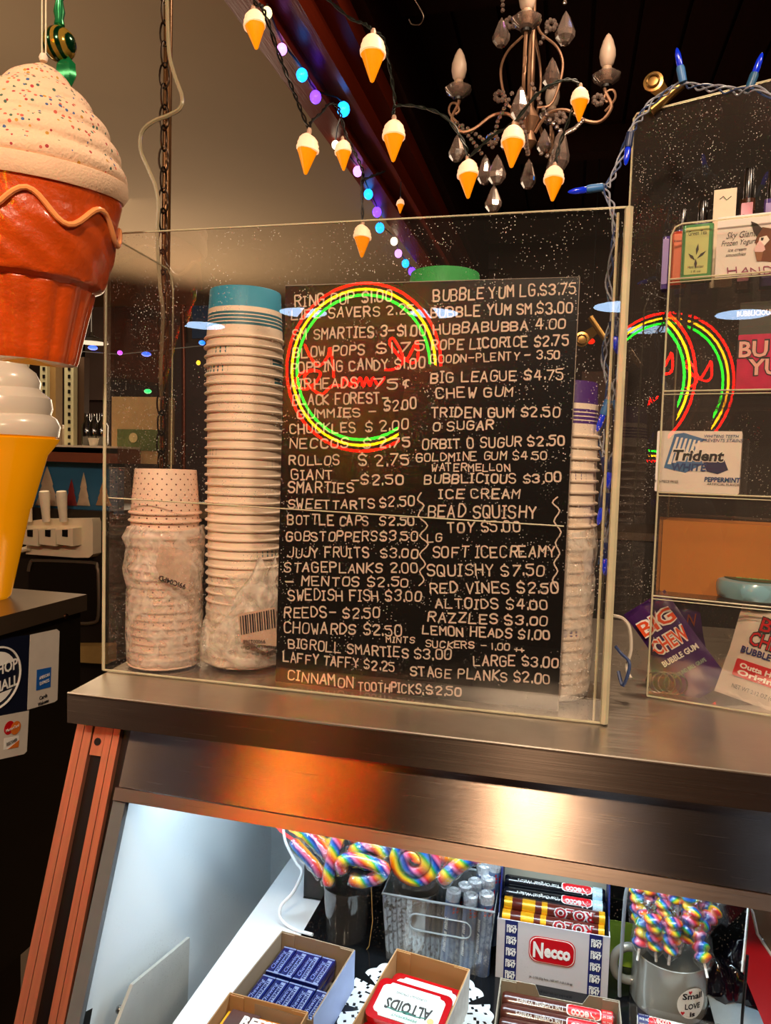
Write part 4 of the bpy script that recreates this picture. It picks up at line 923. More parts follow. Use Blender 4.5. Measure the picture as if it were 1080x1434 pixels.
# ================================================================ CHAIN, ROD AND CORD
rt = at(236,0,1,.32); rb_ = at(238,668,1,.32)
tag(MB().tube([(rt.x,.32,2.75),(rt.x,.32,1.2515)], .0075, 12).build('brown_rod', mat('brown_rod_metal','#5a3c1c',.3,.6,var=.35,scale=20)), 'brown metal rod rising from counter to ceiling behind the chain', 'rod')
def chain(name, label, px, y, ztop_, zbot_, pitch, m):
    t = thing(name, label, 'chain', (at(*px[0],1,y).x, y, zbot_)); n = int((ztop_-zbot_)/pitch); L0 = None
    x_of = lambda z: 0
    p0_, p1_ = at(*px[0],1,y), at(*px[1],1,y)
    for i in range(n):
        z = ztop_ - (i+.5)*pitch; f = (p0_.z - z)/(p0_.z-p1_.z); x = p0_.x + (p1_.x-p0_.x)*f
        if L0 is None:
            mb = MB(); mb.tube([(.0078*math.cos(a_*PI/8), 0, (pitch*.62)*math.sin(a_*PI/8)) for a_ in range(16)], .0017, 6, closed=True)
            L0 = mb.build('link', m, t, local=True); o = L0
        else: o = L0.copy(); C.objects.link(o); o.parent = t
        o.location = (x-t.location.x, 0, z-t.location.z); o.rotation_euler = (0, 0, (.25 if i % 2 else 1.35)+random.uniform(-.2,.2))
    return t
CH = mat('dark_chain','#2e241c',.35,.9)
chain('hanging_chain', 'dark oval-link chain hanging in front of the brown rod', ((231,20),(226,600)), .285, 2.749, 1.46, .0335, CH)
cdp = [(233,-60),(236,60),(243,100),(255,135),(252,152),(235,162),(215,170),(199,185),(197,210),(207,235),(218,262),(222,290),(220,330),(224,400),(228,440),(225,520),(226,560)]
tag(MB().tube(smooth_path([at(a_, b_, 1, .262) for a_, b_ in cdp], 6), .0033, 6).build('lamp_cord', mat('clear_cord','#8f8468',.3,coat=.5)), 'pale lamp cord looping around the hanging chain', 'cord')
# ================================================================ ICE CREAM CONE LIGHTS
CREAM = mat('lit_cream','#ffd9b8',.4,emit='#ffb98a',es=.55,var=.08,scale=200,bump=.3,bscale=300); ORA = mat('lit_cone','#e88a10',.35,emit='#ff8a08',es=.42,var=.12,scale=150)
cones = [(355,14,72,.45,7),(523,48,116,.75,0),(552,168,228,.95,2),(433,186,245,.80,4),(480,196,240,1.0,4),(508,314,361,1.05,0),(720,176,238,.80,6),(813,122,170,.80,-2),(655,223,279,.85,3),(777,233,286,.85,10),(561,278,299,2.2,0)]
names = ['warm cone light highest at left beneath the beam','cone light hanging alone in front of the dark ceiling boards','lower cone light of the pair on the green wire left of the chandelier','cone light hanging from the dip of the black wire over the beige ceiling','small cone light against the edge of the red beam',
 'cone light hanging just above the price board behind the acrylic top edge','cone light hanging in the middle of the chandelier','cone light beside the right chandelier arm','cone light at the lower left of the chandelier','cone light at the lower right of the chandelier behind a crystal','dim cone light far off at the end of the red beam']
c0 = None; ctop = []
for (px, p0y, p1y, y, rot), nm in zip(cones, names):
    a = at(px, p0y, 1, y); b = at(px, p1y, 1, y); H = a.z-b.z
    if c0 is None:
        c0 = thing('cone_light', nm, 'string light', a, 0, 'ice cream cone lights'); H0 = H
        R0 = H*.27
        MB().lathe([(.0001,-H),(R0*.16,-H*.97),(R0*.86,-H*.46),(R0*.95,-H*.42),(R0*.8,-H*.40)], (0,0,0), 20, fn=lambda r,z,a_:(r*(1+.03*math.cos(a_*6)),z)).build('cone', ORA, c0, local=True)
        MB().lathe([(R0*.7,-H*.44),(R0*1.02,-H*.42),(R0*1.04,-H*.36),(R0*.95,-H*.31),(R0*.98,-H*.27),(R0*.86,-H*.20),(R0*.86,-H*.17),(R0*.6,-H*.09),(R0*.3,-H*.04),(.0001,-H*.03)], (0,0,0), 20, fn=lambda r,z,a_:(r, z-.002*math.cos(a_))).build('cream', CREAM, c0, local=True)
        MB().lathe([(.004,-H*.05),(.0045,.004),(.003,.008),(.0001,.009)], (0,0,0), 8).build('socket', mat('pale_socket','#c9a890',.4), c0, local=True)
        o = c0
    else: o = dup(c0, a, nm)
    s_ = H/H0; o.scale = (s_,s_,s_); o.rotation_euler = (0, math.radians(rot), random.uniform(0,3)); ctop.append(a)
BW = mat('black_wire','#0a0908',.5)
def twist(pts, m, name, label, r=.0021, amp=.0028):
    sp = smooth_path(pts, 8); t = thing(name, label, 'wire', sp[0])
    for k in (0, PI):
        MB().tube([p + Vector((math.cos(i*.8+k)*amp, math.sin(i*.8+k)*amp*.6, math.sin(i*.8+k)*amp)) for i, p in enumerate(sp)], r, 5).build('strand', m, t)
w3 = lambda l: [at(a_, b_, 1, y_) for a_, b_, y_ in l]
twist(w3([(350,-30,.4),(358,5,.45),(366,8,.5),(375,30,.55),(392,80,.65),(408,120,.70),(420,150,.75),(432,178,.80),(436,170,.82),(450,158,.85),(460,146,.9),(472,148,.95),(478,165,1.0),(486,192,1.0),(500,220,1.02),(508,240,1.03),(507,262,1.04),(508,308,1.05)]), BW, 'light_wire', 'twisted black wire of the cone lights running below the red beam')
twist(w3([(508,252,1.03),(525,245,1.1),(538,240,1.3)]), BW, 'light_wire', 'short black wire branch reaching the red beam')
GW = mat('green_wire','#16201a',.5)
twist(w3([(455,-5,.9),(490,25,.8),(510,33,.77),(522,42,.75),(537,55,.8),(546,95,.9),(553,140,.95),(551,160,.95),(556,148,.95),(590,150,.9),(625,165,.85),(650,200,.84),(655,222,.85)]), GW, 'light_wire', 'dark green wire of the cone lights looping towards the chandelier')
twist(w3([(655,222,.85),(690,190,.83),(719,172,.80),(755,130,.8),(790,112,.8),(812,120,.8),(800,160,.82),(785,200,.85),(778,230,.85)]), GW, 'light_wire', 'dark wire carrying the cone lights through the chandelier')
MB_h = MB().tube(smooth_path(w3([(578,-5,.8),(590,15,.8),(593,25,.8),(588,34,.8),(577,34,.8),(573,27,.8)]),4), .0012, 5)
tag(MB_h.build('wire_hook', mat('thin_steel','#9a8878',.3,1)), 'thin bent wire hook hanging left of the chandelier', 'hook')
# colour bulbs along the beam
cols = [(374,18,'y',6),(395,69,'p',6),(423,105,'b',7),(442,136,'v',7),(481,153,'b',8),(470,203,'w',5),(501,240,'p',6),(516,272,'b',6),(528,297,'v',6),(532,319,'b',6),(552,338,'w',5),(558,355,'p',5),(568,369,'b',5),(577,380,'v',5)]
CM = {'y':('yellow','#ffe9a0',1.2),'p':('pink','#d88aff',1.6),'b':('blue','#1e8cff',2.2),'v':('violet','#6a3cff',2.0),'w':('white','#fff0d0',1.2)}
tpts = []
bs = thing('bulb_string', 'string of small round colour bulbs along the underside of the red beam', 'string lights', at(423,105,2,2.66))
for (px, py, c, r) in cols:
    p = at(px, py, 2, 2.66); d = (p-CAM).length; tpts.append(p+Vector((0,0,.02)))
    nm, hx, es = CM[c]; rr = r*d/1036
    MB().lathe([(max(1e-5, rr*math.sin(PI*j/8)), -rr*math.cos(PI*j/8)*1.12) for j in range(9)], p, 14).build(nm+'_bulb', mat('bulb_'+nm, hx, .3, emit=hx, es=es, var=0), bs)
MB().tube(smooth_path(tpts, 3), .003, 5).build('wire', BW, bs)
# ================================================================ CHANDELIER
cc_ = at(742,160,1,1.2); CHX = cc_.x
ch = thing('chandelier', 'ornate metal chandelier with candle bulbs, glass cups and crystal drops', 'chandelier', (CHX,1.2,at(742,215,1,1.2).z))
CZ = lambda py: at(742,py,1,1.2).z
MET = mat('champagne_metal','#a07a60',.4,.6,var=.2,scale=80); CRY = mat('crystal','#c9b0a4',.05,0,trans=.75,coat=1,var=.1)
CND = mat('candle_sleeve','#b89a80',.5); BLBm = mat('frosted_bulb','#c8b09c',.4,var=.04); MB().tube([(CHX,1.2,CZ(215)),(CHX,1.2,3.17)], .006, 8).build('stem', MET, ch)
MB().lathe([(.004,CZ(212)),(.022,CZ(200)),(.012,CZ(185)),(.028,CZ(168)),(.010,CZ(150)),(.008,CZ(60))], (CHX,1.2,0), 16).build('hub', MET, ch)
def arm_pt(ang, r, py): return Vector((CHX + r*math.cos(ang), 1.2 + r*math.sin(ang), CZ(py)))
lpx = (CZ(100)-CZ(101))
for ai, (ang, zo) in enumerate(((math.radians(182),0),(math.radians(-3),10),(math.radians(-91),18),(math.radians(75),4))):
    R_ = .192; q = lambda r, py: arm_pt(ang, r*R_, py+zo*.2)
    zc = 130
    MB().tube(smooth_path([q(.08,185),(q(.25,160)),(q(.5,158)),(q(.75,175)),(q(.95,178)),(q(1.08,160)),(q(1.0,140)),(q(.98,zc))], 4), .0045, 6).build('arm', MET, ch)
    MB().tube(smooth_path([q(1.0,165),q(1.12,150),q(1.1,138),q(1.02,138),q(.98,148),q(1.03,153)], 4), .003, 6).build('scroll', MET, ch)
    MB().tube(smooth_path([q(.10,150),(q(.3,145)),(q(.42,100)),(q(.34,70)),(q(.1,45)),(q(.03,20))], 5), .0035, 6).build('cage_bar', MET, ch)
    c = q(1.0, zc-2) if ai != 2 else q(1.0, 95)
    if ai == 2: MB().tube(smooth_path([q(1.0,150),q(1.05,130),q(1.0,98)],4), .0045, 6).build('arm', MET, ch)
    mbx = MB(); mbx.lathe([(.006,-.006),(.016,.0),(.030,.010),(.034,.020),(.030,.024),(.026,.018),(.014,.006)], c, 32, fn=lambda r,z,a_:(r*(1+.10*abs(math.sin(a_*4))),z)); mbx.build('glass_cup', CRY, ch)
    MB().lathe([(.013,-.006),(.014,.0),(.004,.004)], c+Vector((0,0,-.004)), 12).build('cup_base', BLACK, ch)
    MB().lathe([(.0125,.006),(.0135,.01),(.0120,.042),(.0001,.043)], c, 16).build('candle_sleeve', CND, ch)
    MB().lathe([(.0115,.043),(.0165,.050),(.0205,.068),(.0195,.084),(.013,.106),(.006,.120),(.0001,.126)], c, 18).build('bulb', BLBm, ch)
def drop(px, py, y, h, w_=.4):
    p = at(px, py, 1, y); h = h*(p-CAM).length/1036
    MB().lathe([(.0001,0),(h*.12,-h*.18),(h*w_,-h*.62),(h*w_*.95,-h*.78),(h*w_*.5,-h*.95),(.0001,-h)][::-1], p, 8).build('crystal_drop', CRY, ch, smooth=False)
for d_ in ((641,187,1.2,35,.30),(697,216,1.15,38,.30),(692,258,1.15,36,.30),(680,216,1.2,38,.25),(741,222,1.2,38,.25),(786,180,1.1,52,.22),(778,205,1.1,40,.25),(730,120,1.0,42,.28),(703,24,1.1,34,.3),(793,15,1.1,38,.3),(774,80,1.2,36,.3),(763,180,1.15,30,.3),(711,175,1.15,32,.25)): drop(*d_)
def beads(pts, r=.0058, name='bead_strand'):
    P_ = w3(pts); mb = MB(); 
    for u, v in zip(P_, P_[1:]):
        n = max(1, int((v-u).length/(r*2.1)))
        for i in range(n): mb.ball(u+(v-u)*(i/n), r, 6, 4)
    o = mb.build(name, CRY, ch); o['kind'] = 'stuff'
for b_ in ([(640,172,1.2),(655,180,1.2),(672,192,1.2),(690,206,1.18)],[(640,172,1.2),(660,195,1.2),(678,220,1.18)],[(745,118,1.1),(757,145,1.1),(770,168,1.1),(790,188,1.1),(805,180,1.15),(820,165,1.2)],[(758,215,1.1),(775,222,1.1),(790,200,1.1)],[(690,206,1.18),(697,170,1.15),(712,140,1.1),(722,122,1.1)],[(757,60,1.1),(765,45,1.1),(770,30,1.1)],[(722,150,1.0),(735,185,1.0),(740,220,1.1)],[(704,0,1.1),(704,22,1.1)],[(790,-5,1.1),(792,12,1.1)]): beads(b_)
for (px, py) in ((715,32),(772,35),(700,135),(785,165),(838,140),(690,195)):
    mb = MB()
    for k in range(7): p = at(px+6*math.cos(k*.9), py+6*math.sin(k*.9), 1, 1.1); mb.ball(p, .007, 6, 5)
    mb.build('crystal_cluster', CRY, ch, smooth=False)['kind'] = 'stuff'
# ================================================================ BACK OF THE SHOP
def bbox_px(px0, py0, px1, py1, y, dep=.1):
    a = at(px0, py1, 1, y); b = at(px1, py0, 1, y); return (a.x, y, a.z), (b.x, y+dep, b.z)
def btag(o, l_, c): return tag(o, l_, c)
sm = thing('soft_serve_machine', 'dark soft serve machine with white triple dispenser head behind the left stand', 'machine', at(80,900,1,2.0)+Vector((0,.3,0)))
DARKM = mat('machine_dark','#2c2620',.4,.3,var=.15,scale=5); MWH = mat('machine_white','#d8c6a8',.4,var=.05)
a, b = bbox_px(-90,724,150,936,2.05,.6); MB().box((a[0],2.05,0),(b[0],2.65,at(60,712,1,2.05).z)).build('body', DARKM, sm)
def tri(name, px, m, y0, y1):
    mb = MB(); mb.prism([at(x_, y_, 1, y0) for x_, y_ in px], (0, y1-y0, 0)); return mb.build(name, m, sm)
tri('front_recess', [(40,788),(45,785),(134,788),(138,795),(138,868),(133,874),(60,872),(40,860)], mat('recess_black','#15120e',.3), 2.035, 2.05)
MB().tube(smooth_path([at(x_,y_,1,2.03) for x_,y_ in ((40,800),(43,788),(52,785),(128,788),(136,794),(138,810),(138,862),(130,872),(108,873))],3), .008, 6).build('recess_rim', mat('rim_grey','#6a5e50',.4,.5), sm)
tri('head_plate', [(60,727),(128,726),(130,732),(130,776),(125,781),(105,781),(36,776),(38,730)], MWH, 1.99, 2.05)
for px in (41, 66, 90):
    tri('dispenser', [(px-12,742),(px+12,740),(px+12,765),(px-11,762)], MWH, 1.93, 1.99)
    tri('nozzle', [(px-3,742),(px+4,742),(px+4,752),(px-3,751)], BLACK, 1.925, 1.93)
    p0_, p1_ = at(px-1,730,1,1.95), at(px-4,688,1,1.93); MB().tube([p0_, p0_+(p1_-p0_)*.3, p0_+(p1_-p0_)*.9, p1_], [.016,.018,.023,.020], 12).build('lever', mat('lever_white','#e8d8bc',.35), sm)
MB().tube([at(20,773,1,1.97), at(40,768,1,1.97)], .012, 8).build('side_pipe', MWH, sm)
tri('yellow_drip_tray', [(85,905),(150,905),(150,930),(85,926)], mat('tray_yellow','#b8965a',.5), 1.98, 2.05)
# picture strip above
pb_ = thing('picture_header', 'light box header with pictures of soft serve cones above the machine', 'sign', at(60,712,1,2.1))
a, b = bbox_px(-60,643,165,710,2.10,.05); MB().box(a,b).build('picture_sheet', mat('sheet_blue','#2e5a78',.3,var=.3,scale=6), pb_)
def swc(x0, w_, h, hx):
    p = at(x0,708,1,2.095); s_ = 3.05/1036
    MB().lathe([(.0001,h*s_),(w_*.12*s_,h*.8*s_),(w_*.25*s_,h*.55*s_),(w_*.22*s_,h*.5*s_),(w_*.36*s_,h*.28*s_),(w_*.33*s_,h*.25*s_),(w_*.5*s_,0)][::-1], (0,0,0), 14, M=Matrix(((1,0,0),(0,.12,0),(0,0,1)))).v
    mb = MB(); mb.lathe([(w_*.5*s_,0),(w_*.33*s_,h*.25*s_),(w_*.36*s_,h*.28*s_),(w_*.22*s_,h*.5*s_),(w_*.25*s_,h*.55*s_),(w_*.12*s_,h*.8*s_),(.0001,h*s_)], p, 14, M=Matrix(((1,0,0),(0,.1,0),(0,0,1)))); mb.build('cone_print', mat('print_'+hx, hx, .5, var=.3, scale=30), pb_)
for x0, w_, h, hx in ((66,44,62,'#a08a72'),(100,22,42,'#6a1818'),(117,24,52,'#b09a80'),(145,28,40,'#a07a58'),(30,40,60,'#8a6a50')): swc(x0,w_,h,hx)
a, b = bbox_px(-60,628,165,642,2.02,.5); MB().box(a,b).build('ledge', mat('ledge_wood','#6a3a28',.4), pb_)
a, b = bbox_px(-60,625,165,629,2.02,.5); MB().box(a,b).build('ledge_top', mat('ledge_top','#c8b8a0',.5), pb_)
# slotted shelving
sh = thing('slotted_rack', 'pale slotted metal rack uprights below the giant cone', 'rack', at(85,630,1,2.3))
for x0, x1 in ((56,66),(90,103)):
    a, b = bbox_px(x0, 505, x1, 632, 2.3, .03); MB().box(a, b).build('upright', mat('rack_metal','#a8a484',.45,.2), sh)
    for k in range(11):
        yy = 514+k*10.6; mb = MB(); a2, b2_ = bbox_px((x0+x1)/2-1.6, yy, (x0+x1)/2+1.6, yy+5, 2.296, .004); mb.box(a2,b2_); mb.build('slot', BLACK, sh)
a, b = bbox_px(66,505,78,632,2.32,.05); MB().box(a,b).build('side_plate', mat('rack_brown','#7a6038',.5), sh)
mb = MB(); a, b = bbox_px(104,500,118,634,2.34,.04); b = (b[0],b[1],b[2]); a = (a[0],a[1],1.22);  tag(MB().box(a,b).build('wood_post', mat('post_brown','#3a2818',.5)), 'dark brown post beside the slotted rack', 'post')
t = thing('paper_bowl_pile', 'small pale bowl on the back shelf behind the slotted rack', 'bowl', at(80,628,1,2.4)); MB().lathe([(.03,0),(.06,.06),(.062,.10),(.03,.12),(.0001,.125)], (0,0,0), 16).build('bowl', mat('bowl_cream','#c8b8a0',.5), t, local=True); t.name='pale_bowl'
tag(MB().lathe([(.012,0),(.024,.05),(.022,.05),(.012,.004)], at(131,629,1,2.1), 12).build('sauce_cup', mat('cup_grey','#b8b0a0',.5)), 'tiny pale sauce cup on the ledge above the machine', 'cup')
for i, (px, h_) in enumerate(((122,52),(132,45),(143,55))):
    p = at(px,625,1,2.35); tag(MB().lathe([(.02,0),(.028,.01),(.028,.10),(.012,.13),(.012,.16),(.0001,.16)], (p.x,2.35,p.z), 12).build('dark_bottle', mat('dark_bottle','#0d0b0b',.15,coat=1)), ['first dark bottle on the ledge next to the wood post','middle dark bottle on the ledge','last dark bottle on the ledge beside the acrylic edge'][i], 'bottle', 'dark bottles on the ledge')
# framed note box
nb = thing('framed_box', 'framed green and cream banknote style sign behind the acrylic box', 'sign', at(195,645,1,2.2))
a, b = bbox_px(156,556,232,648,2.2,.08); MB().box(a,b).build('cream_board', mat('note_cream','#a8895e',.6,var=.25,scale=20), nb)
a, b = bbox_px(164,602,228,630,2.195,.004); MB().box(a,b).build('green_band', mat('note_green','#4e5c2e',.6,var=.3,scale=30), nb)
p = at(187,613,1,2.19); MB().lathe([(.022,0),(.022,.003),(.0001,.004)], p, 20, M=Matrix.Rotation(PI/2,3,'X')).build('round_seal', mat('note_seal','#b8a878',.6), nb)
# poster, pipes, back cabinets
a, b = bbox_px(269,413,330,474,4.58,.02); tag(MB().box(a,b).build('blue_poster', mat('poster_blue','#15406e',.5,var=.5,scale=10)), 'dark blue poster on the far wall left of the blue cup', 'poster')
PIP = mat('copper_pipe','#5c2c1a',.35,.6,var=.2)
def pipe(pts, y, label, r=.022): tag(MB().tube(smooth_path([at(a_,b_,1,y) for a_,b_ in pts],4), r, 10).build('pipe', PIP), label, 'pipe')
pipe([(258,660),(258,500),(256,430),(259,410),(268,403),(300,401),(350,400),(600,398)], 4.55, 'red-brown pipe elbowing along the far wall top behind the cups')
pipe([(271,640),(271,520),(270,500)], 4.56, 'short vertical red-brown pipe behind the blue cup stack', .016)
pipe([(150,415),(170,422),(192,436),(210,444)], 4.56, 'slanting red-brown pipe seen through the acrylic side', .018)
mb = MB(); p = at(288,392,1,4.5); mb.ball(p, .07, 10, 8, .7); mb.ball(p+Vector((.09,0,.01)), .05, 8, 6); mb.ball(p+Vector((-.08,0,-.01)), .04, 8, 6)
tag(mb.build('pipe_valve', mat('valve_dark','#1c1410',.5)), 'dark bulky pipe valve on the far pipe above the blue cup', 'valve')
for i, (x0, y0, x1, y1, y, hx, nm, lb) in enumerate(((103,370,117,500,4.54,'#1c140e','dark_panel_frame','dark upright frame left of the acrylic box'),(119,345,156,560,4.54,'#584a44','grey_partition','grey partition wall panel behind the acrylic edge'),(160,350,226,556,4.54,'#2c201c','dark_doorway_panel','dark panel behind the side of the acrylic box'),
        (245,480,300,700,4.54,'#35282a','shadowy_cabinet','shadowy back cabinet behind the brown rod'),(600,300,700,380,4.54,'#2a1624','purple_cabinet','dark purplish cabinet behind the top of the price board'),(810,520,880,640,4.54,'#5a3a28','brown_counter_panel','brown panel glimpsed above the purple cup'))):
    a, b = bbox_px(x0,y0,x1,y1,y,.06); tag(MB().box((a[0],a[1],a[2]),b).build(nm, mat(nm+'_m',hx,.5,var=.4,scale=4)), lb, 'panel')
a, b = bbox_px(700,262,1200,298,4.54,.06); tag(MB().box(a,b).build('purple_shelf', mat('purple_m','#2c1a44',.6,var=.3)), 'long dim purple shelf board on the far wall behind the cabinet', 'shelf')
tb_ = thing('back_counter', 'dim back counter across the rear of the shop', 'counter', (0,3.2,0)); MB().box((-2.6,3.2,0),(1.9,3.9,1.18)).build('body', mat('back_counter_m','#1e1612',.5,var=.4,scale=3), tb_); MB().box((-2.62,3.17,1.18),(1.92,3.92,1.22)).build('counter_top', mat('counter_top_m','#5a4632',.4), tb_)
fl = thing('far_light_string', 'far row of small glowing colour lights across the shop at mid height', 'string lights', at(200,490,1,3.0))
for (px, py, c, sx) in ((130,487,'#2a4cff',9),(168,494,'#a040e0',5),(205,496,'#2050ff',9),(228,497,'#e02050',4),(283,480,'#1e6cff',6),(207,548,'#18b060',7),(227,546,'#18c0a0',5),(228,475,'#c02040',5),(278,508,'#d0a020',4),(828,478,'#ff2010',6),(845,470,'#ff3010',4)):
    p = at(px,py,1,3.0); s_ = 3.9/1036; MB().lathe([(max(1e-5,sx*.8*s_*math.sin(PI*j/6)), -3.6*s_*math.cos(PI*j/6)) for j in range(7)], p, 12).build('glow_bulb', mat('far_'+c, c, .4, emit=c, es=1.6, var=0), fl)
MB().tube([at(90,490,1,3.02), at(168,496,1,3.02), at(283,484,1,3.02), at(500,480,1,3.02), at(828,474,1,3.02)], .003, 5).build('wire', BW, fl)
fan = thing('dark_pendant', 'dark dish-shaped pendant above the far left lights', 'lamp', at(128,478,1,3.2)); MB().lathe([(.10,-.01),(.09,.01),(.02,.03),(.01,.05),(.0001,.06)], (0,0,0), 20).build('dish', BLACK, fan, local=True); MB().tube([(0,0,.05),(0,0,2.75-fan.location.z)], .004, 5).build('cable', BLACK, fan, local=True)

wp = at(561,278,1,2.2); tag(MB().tube([wp, (wp.x,2.2,2.74 if wp.x < -.3 else 3.19)], .002, 5).build('drop_wire', BW), 'thin dark wire holding the dim far cone light', 'wire')

for px, py in ((90,490),(828,474)):
    q_ = at(px,py,1,3.02); MB().tube([q_, (q_.x,3.02,2.75 if q_.x < -.3 else 3.17)], .003, 5).build('support_wire', BW, fl)

# ================================================================ CANDY IN THE CASE
ZR = .945
def rainbow(name, scale, dirx=(1,0,0), dist=3.0, sat=1.0):
    m, nt, N, L, P = new_mat(name); P.inputs['Roughness'].default_value = .22; P.inputs['Coat Weight'].default_value = .5
    tc = N.new('ShaderNodeTexCoord'); wv = N.new('ShaderNodeTexWave'); wv.wave_profile = 'SAW'; wv.bands_direction = 'DIAGONAL'
    wv.inputs['Scale'].default_value = scale; wv.inputs['Distortion'].default_value = dist; wv.inputs['Detail'].default_value = 1
    L.new(tc.outputs['Object'], wv.inputs[0]); cr = N.new('ShaderNodeValToRGB'); cr.color_ramp.interpolation = 'LINEAR'; L.new(wv.outputs[0], cr.inputs[0])
    E_ = cr.color_ramp.elements; cs = ['#d8141e','#ee7a08','#f0c810','#1c9c34','#0f62c0','#141c70','#d86a90','#d8141e']
    E_[0].position = 0; E_[0].color = (*hexc(cs[0]),1); E_[1].position = 1; E_[1].color = (*hexc(cs[-1]),1)
    for i in range(1, 7): e = E_.new(i/7); e.color = (*hexc(cs[i]),1)
    L.new(cr.outputs[0], P.inputs['Base Color']); return m
RB1, RB2 = rainbow('rainbow_candy', 16, dist=4), rainbow('rainbow_twist', 24, dist=3)
def tray(name, label, pBL, pBR, dep, h, m, mside=None, th=.0014, zr=ZR, notch=False, cat='box', zb=ZD):
    a, b = at(*pBL, 2, zr), at(*pBR, 2, zr); d = b-a; w_ = d.length; rz = math.atan2(d.y, d.x)
    t = thing(name, label, cat, (a.x, a.y, zb), rz); hz = zr-zb
    MB().box((0,-dep,0),(w_,0,th)).build('base', m, t, local=True)
    MB().box((0,-dep,th),(th,0,hz)).build('side_wall', m, t, local=True); MB().box((w_-th,-dep,th),(w_,0,hz)).build('side_wall', m, t, local=True)
    if mside:
        for x_ in (-.0004, w_): MB().box((x_,-dep,0),(x_+.0004,0,hz-.0005)).build('printed_side', mside, t, local=True)
    MB().box((th,-dep,th),(w_-th,-dep+th,hz*.9)).build('front_wall', m, t, local=True)
    if notch:
        mb = MB(); mb.prism([(th,-th,th),(w_-th,-th,th),(w_-th,-th,hz),(w_*.75,-th,hz),(w_*.70,-th,hz-.012),(w_*.34,-th,hz-.012),(w_*.30,-th,hz),(th,-th,hz)], (0,th,0)); mb.f = [tuple(reversed(f)) for f in mb.f]; mb.build('back_wall', m, t, local=True, smooth=False)
    else: MB().box((th,-th,th),(w_-th,0,hz)).build('back_wall', m, t, local=True)
    for x_ in (.0015, w_-.0185):
        MB().box((x_,-th*2,th),(x_+.017,-th,hz-.001)).build('corner_flap', m, t, local=True)
    Mx = Matrix.Translation((a.x,a.y,zb)) @ Matrix.Rotation(rz,4,'Z')
    return t, w_, hz, Mx, rz
# doily
dm = MB(); nA, nR = 288, 26; dc = Vector((.440,-.035,ZD+.0006)); vs = []
for j in range(nR+1):
    for i in range(nA):
        a_ = 2*PI*i/nA; r = .088*j/nR*(1+(.045*abs(math.cos(a_*14)) if j > 22 else 0)); vs.append((dc.x+r*math.cos(a_), dc.y+r*math.sin(a_), dc.z+.0008*math.sin(a_*9)*(j/nR)))
fs = []
for j in range(nR):
    for i in range(nA):
        hole = (j == 23 and i % 8 in (3,4)) or (j in (20,21) and (i+3*(j-20)) % 12 in (5,6,7)) or (j in (18,19) and i % 12 in (0,11)) or (j in (15,16) and i % 8 in (2,3,4)) or (j == 13 and i % 6 in (0,1))
        if not hole: fs.append((j*nA+i, (j+1)*nA+i, (j+1)*nA+(i+1)%nA, j*nA+(i+1)%nA))
dm.add(vs, fs); tag(dm.build('paper_doily', mat('doily_paper','#dde6ea',.7,var=.03)), 'white lace paper doily under the red tin box', 'doily')
# navy gum packs
GUMN = mat('gum_navy','#131d58',.25,var=.15,coat=.5); SILV = mat('gum_silver','#8c9ac0',.35,.4)
t, wN, hN, MN, rzN = tray('gum_tray', 'open card tray of navy peppermint gum packs at the left of the case', (395,1303), (497,1330), .118, .05, mat('grey_kraft','#8a7660',.8), mat('blue_white_side','#9aaad6',.5,var=.2,scale=25))
g0 = None
PW, PL, PH = .0168, .050, .011
for li, (yb, ns_, zb) in enumerate(((-.006,4,.0245),(-.006,4,.0125),(-.0605,5,.0245),(-.0605,5,.0125))):
    for i in range(ns_):
        loc = MN @ Vector((.0075+i*(PW+.0005)+PW/2, yb-PL/2, zb))
        lb = 'navy peppermint gum pack, %s in the %s row of the card tray' % (('leftmost','second from left','third from left','fourth from left','rightmost')[i] if not(ns_ == 4 and i == 3) else 'rightmost', ('rear upper','rear lower','front upper','front lower')[li])
        if g0 is None:
            g0 = thing('gum_pack', lb, 'gum pack', loc, rzN, 'navy peppermint gum packs')
            MB().rbox((-PW/2,-PL/2,0),(PW/2,PL/2,PH), .0015, 2, axis=1).build('wrapper', GUMN, g0, local=True, ang=30)
            mb = MB(); mb.box((.0008,-PL*.46,PH),(.0062,PL*.40,PH+.0002)); mb.build('silver_band', SILV, g0, local=True)
            M9 = face_M((.0052,-.002,PH+.0003),(0,1,0),(-1,0,0)); text_mb('PEPPERMINT', M9, .0052, .0002, .037, bold=.0001).build('lettering', GUMN, g0, local=True, smooth=False)
            M9 = face_M((-.0016,-.002,PH+.0002),(0,1,0),(-1,0,0)); text_mb('Chewing', M9, .0068, .0002, .034, shear=.3).build('lettering', SILV, g0, local=True, smooth=False)
            for yy in (-PL*.485, PL*.44): MB().box((-PW*.48,yy,PH),(PW*.48,yy+.0018,PH+.0003)).build('end_band', SILV, g0, local=True)
            o = g0
        else: o = dup(g0, loc, lb)
        o.rotation_euler = (0,0,rzN+random.uniform(-.03,.03))
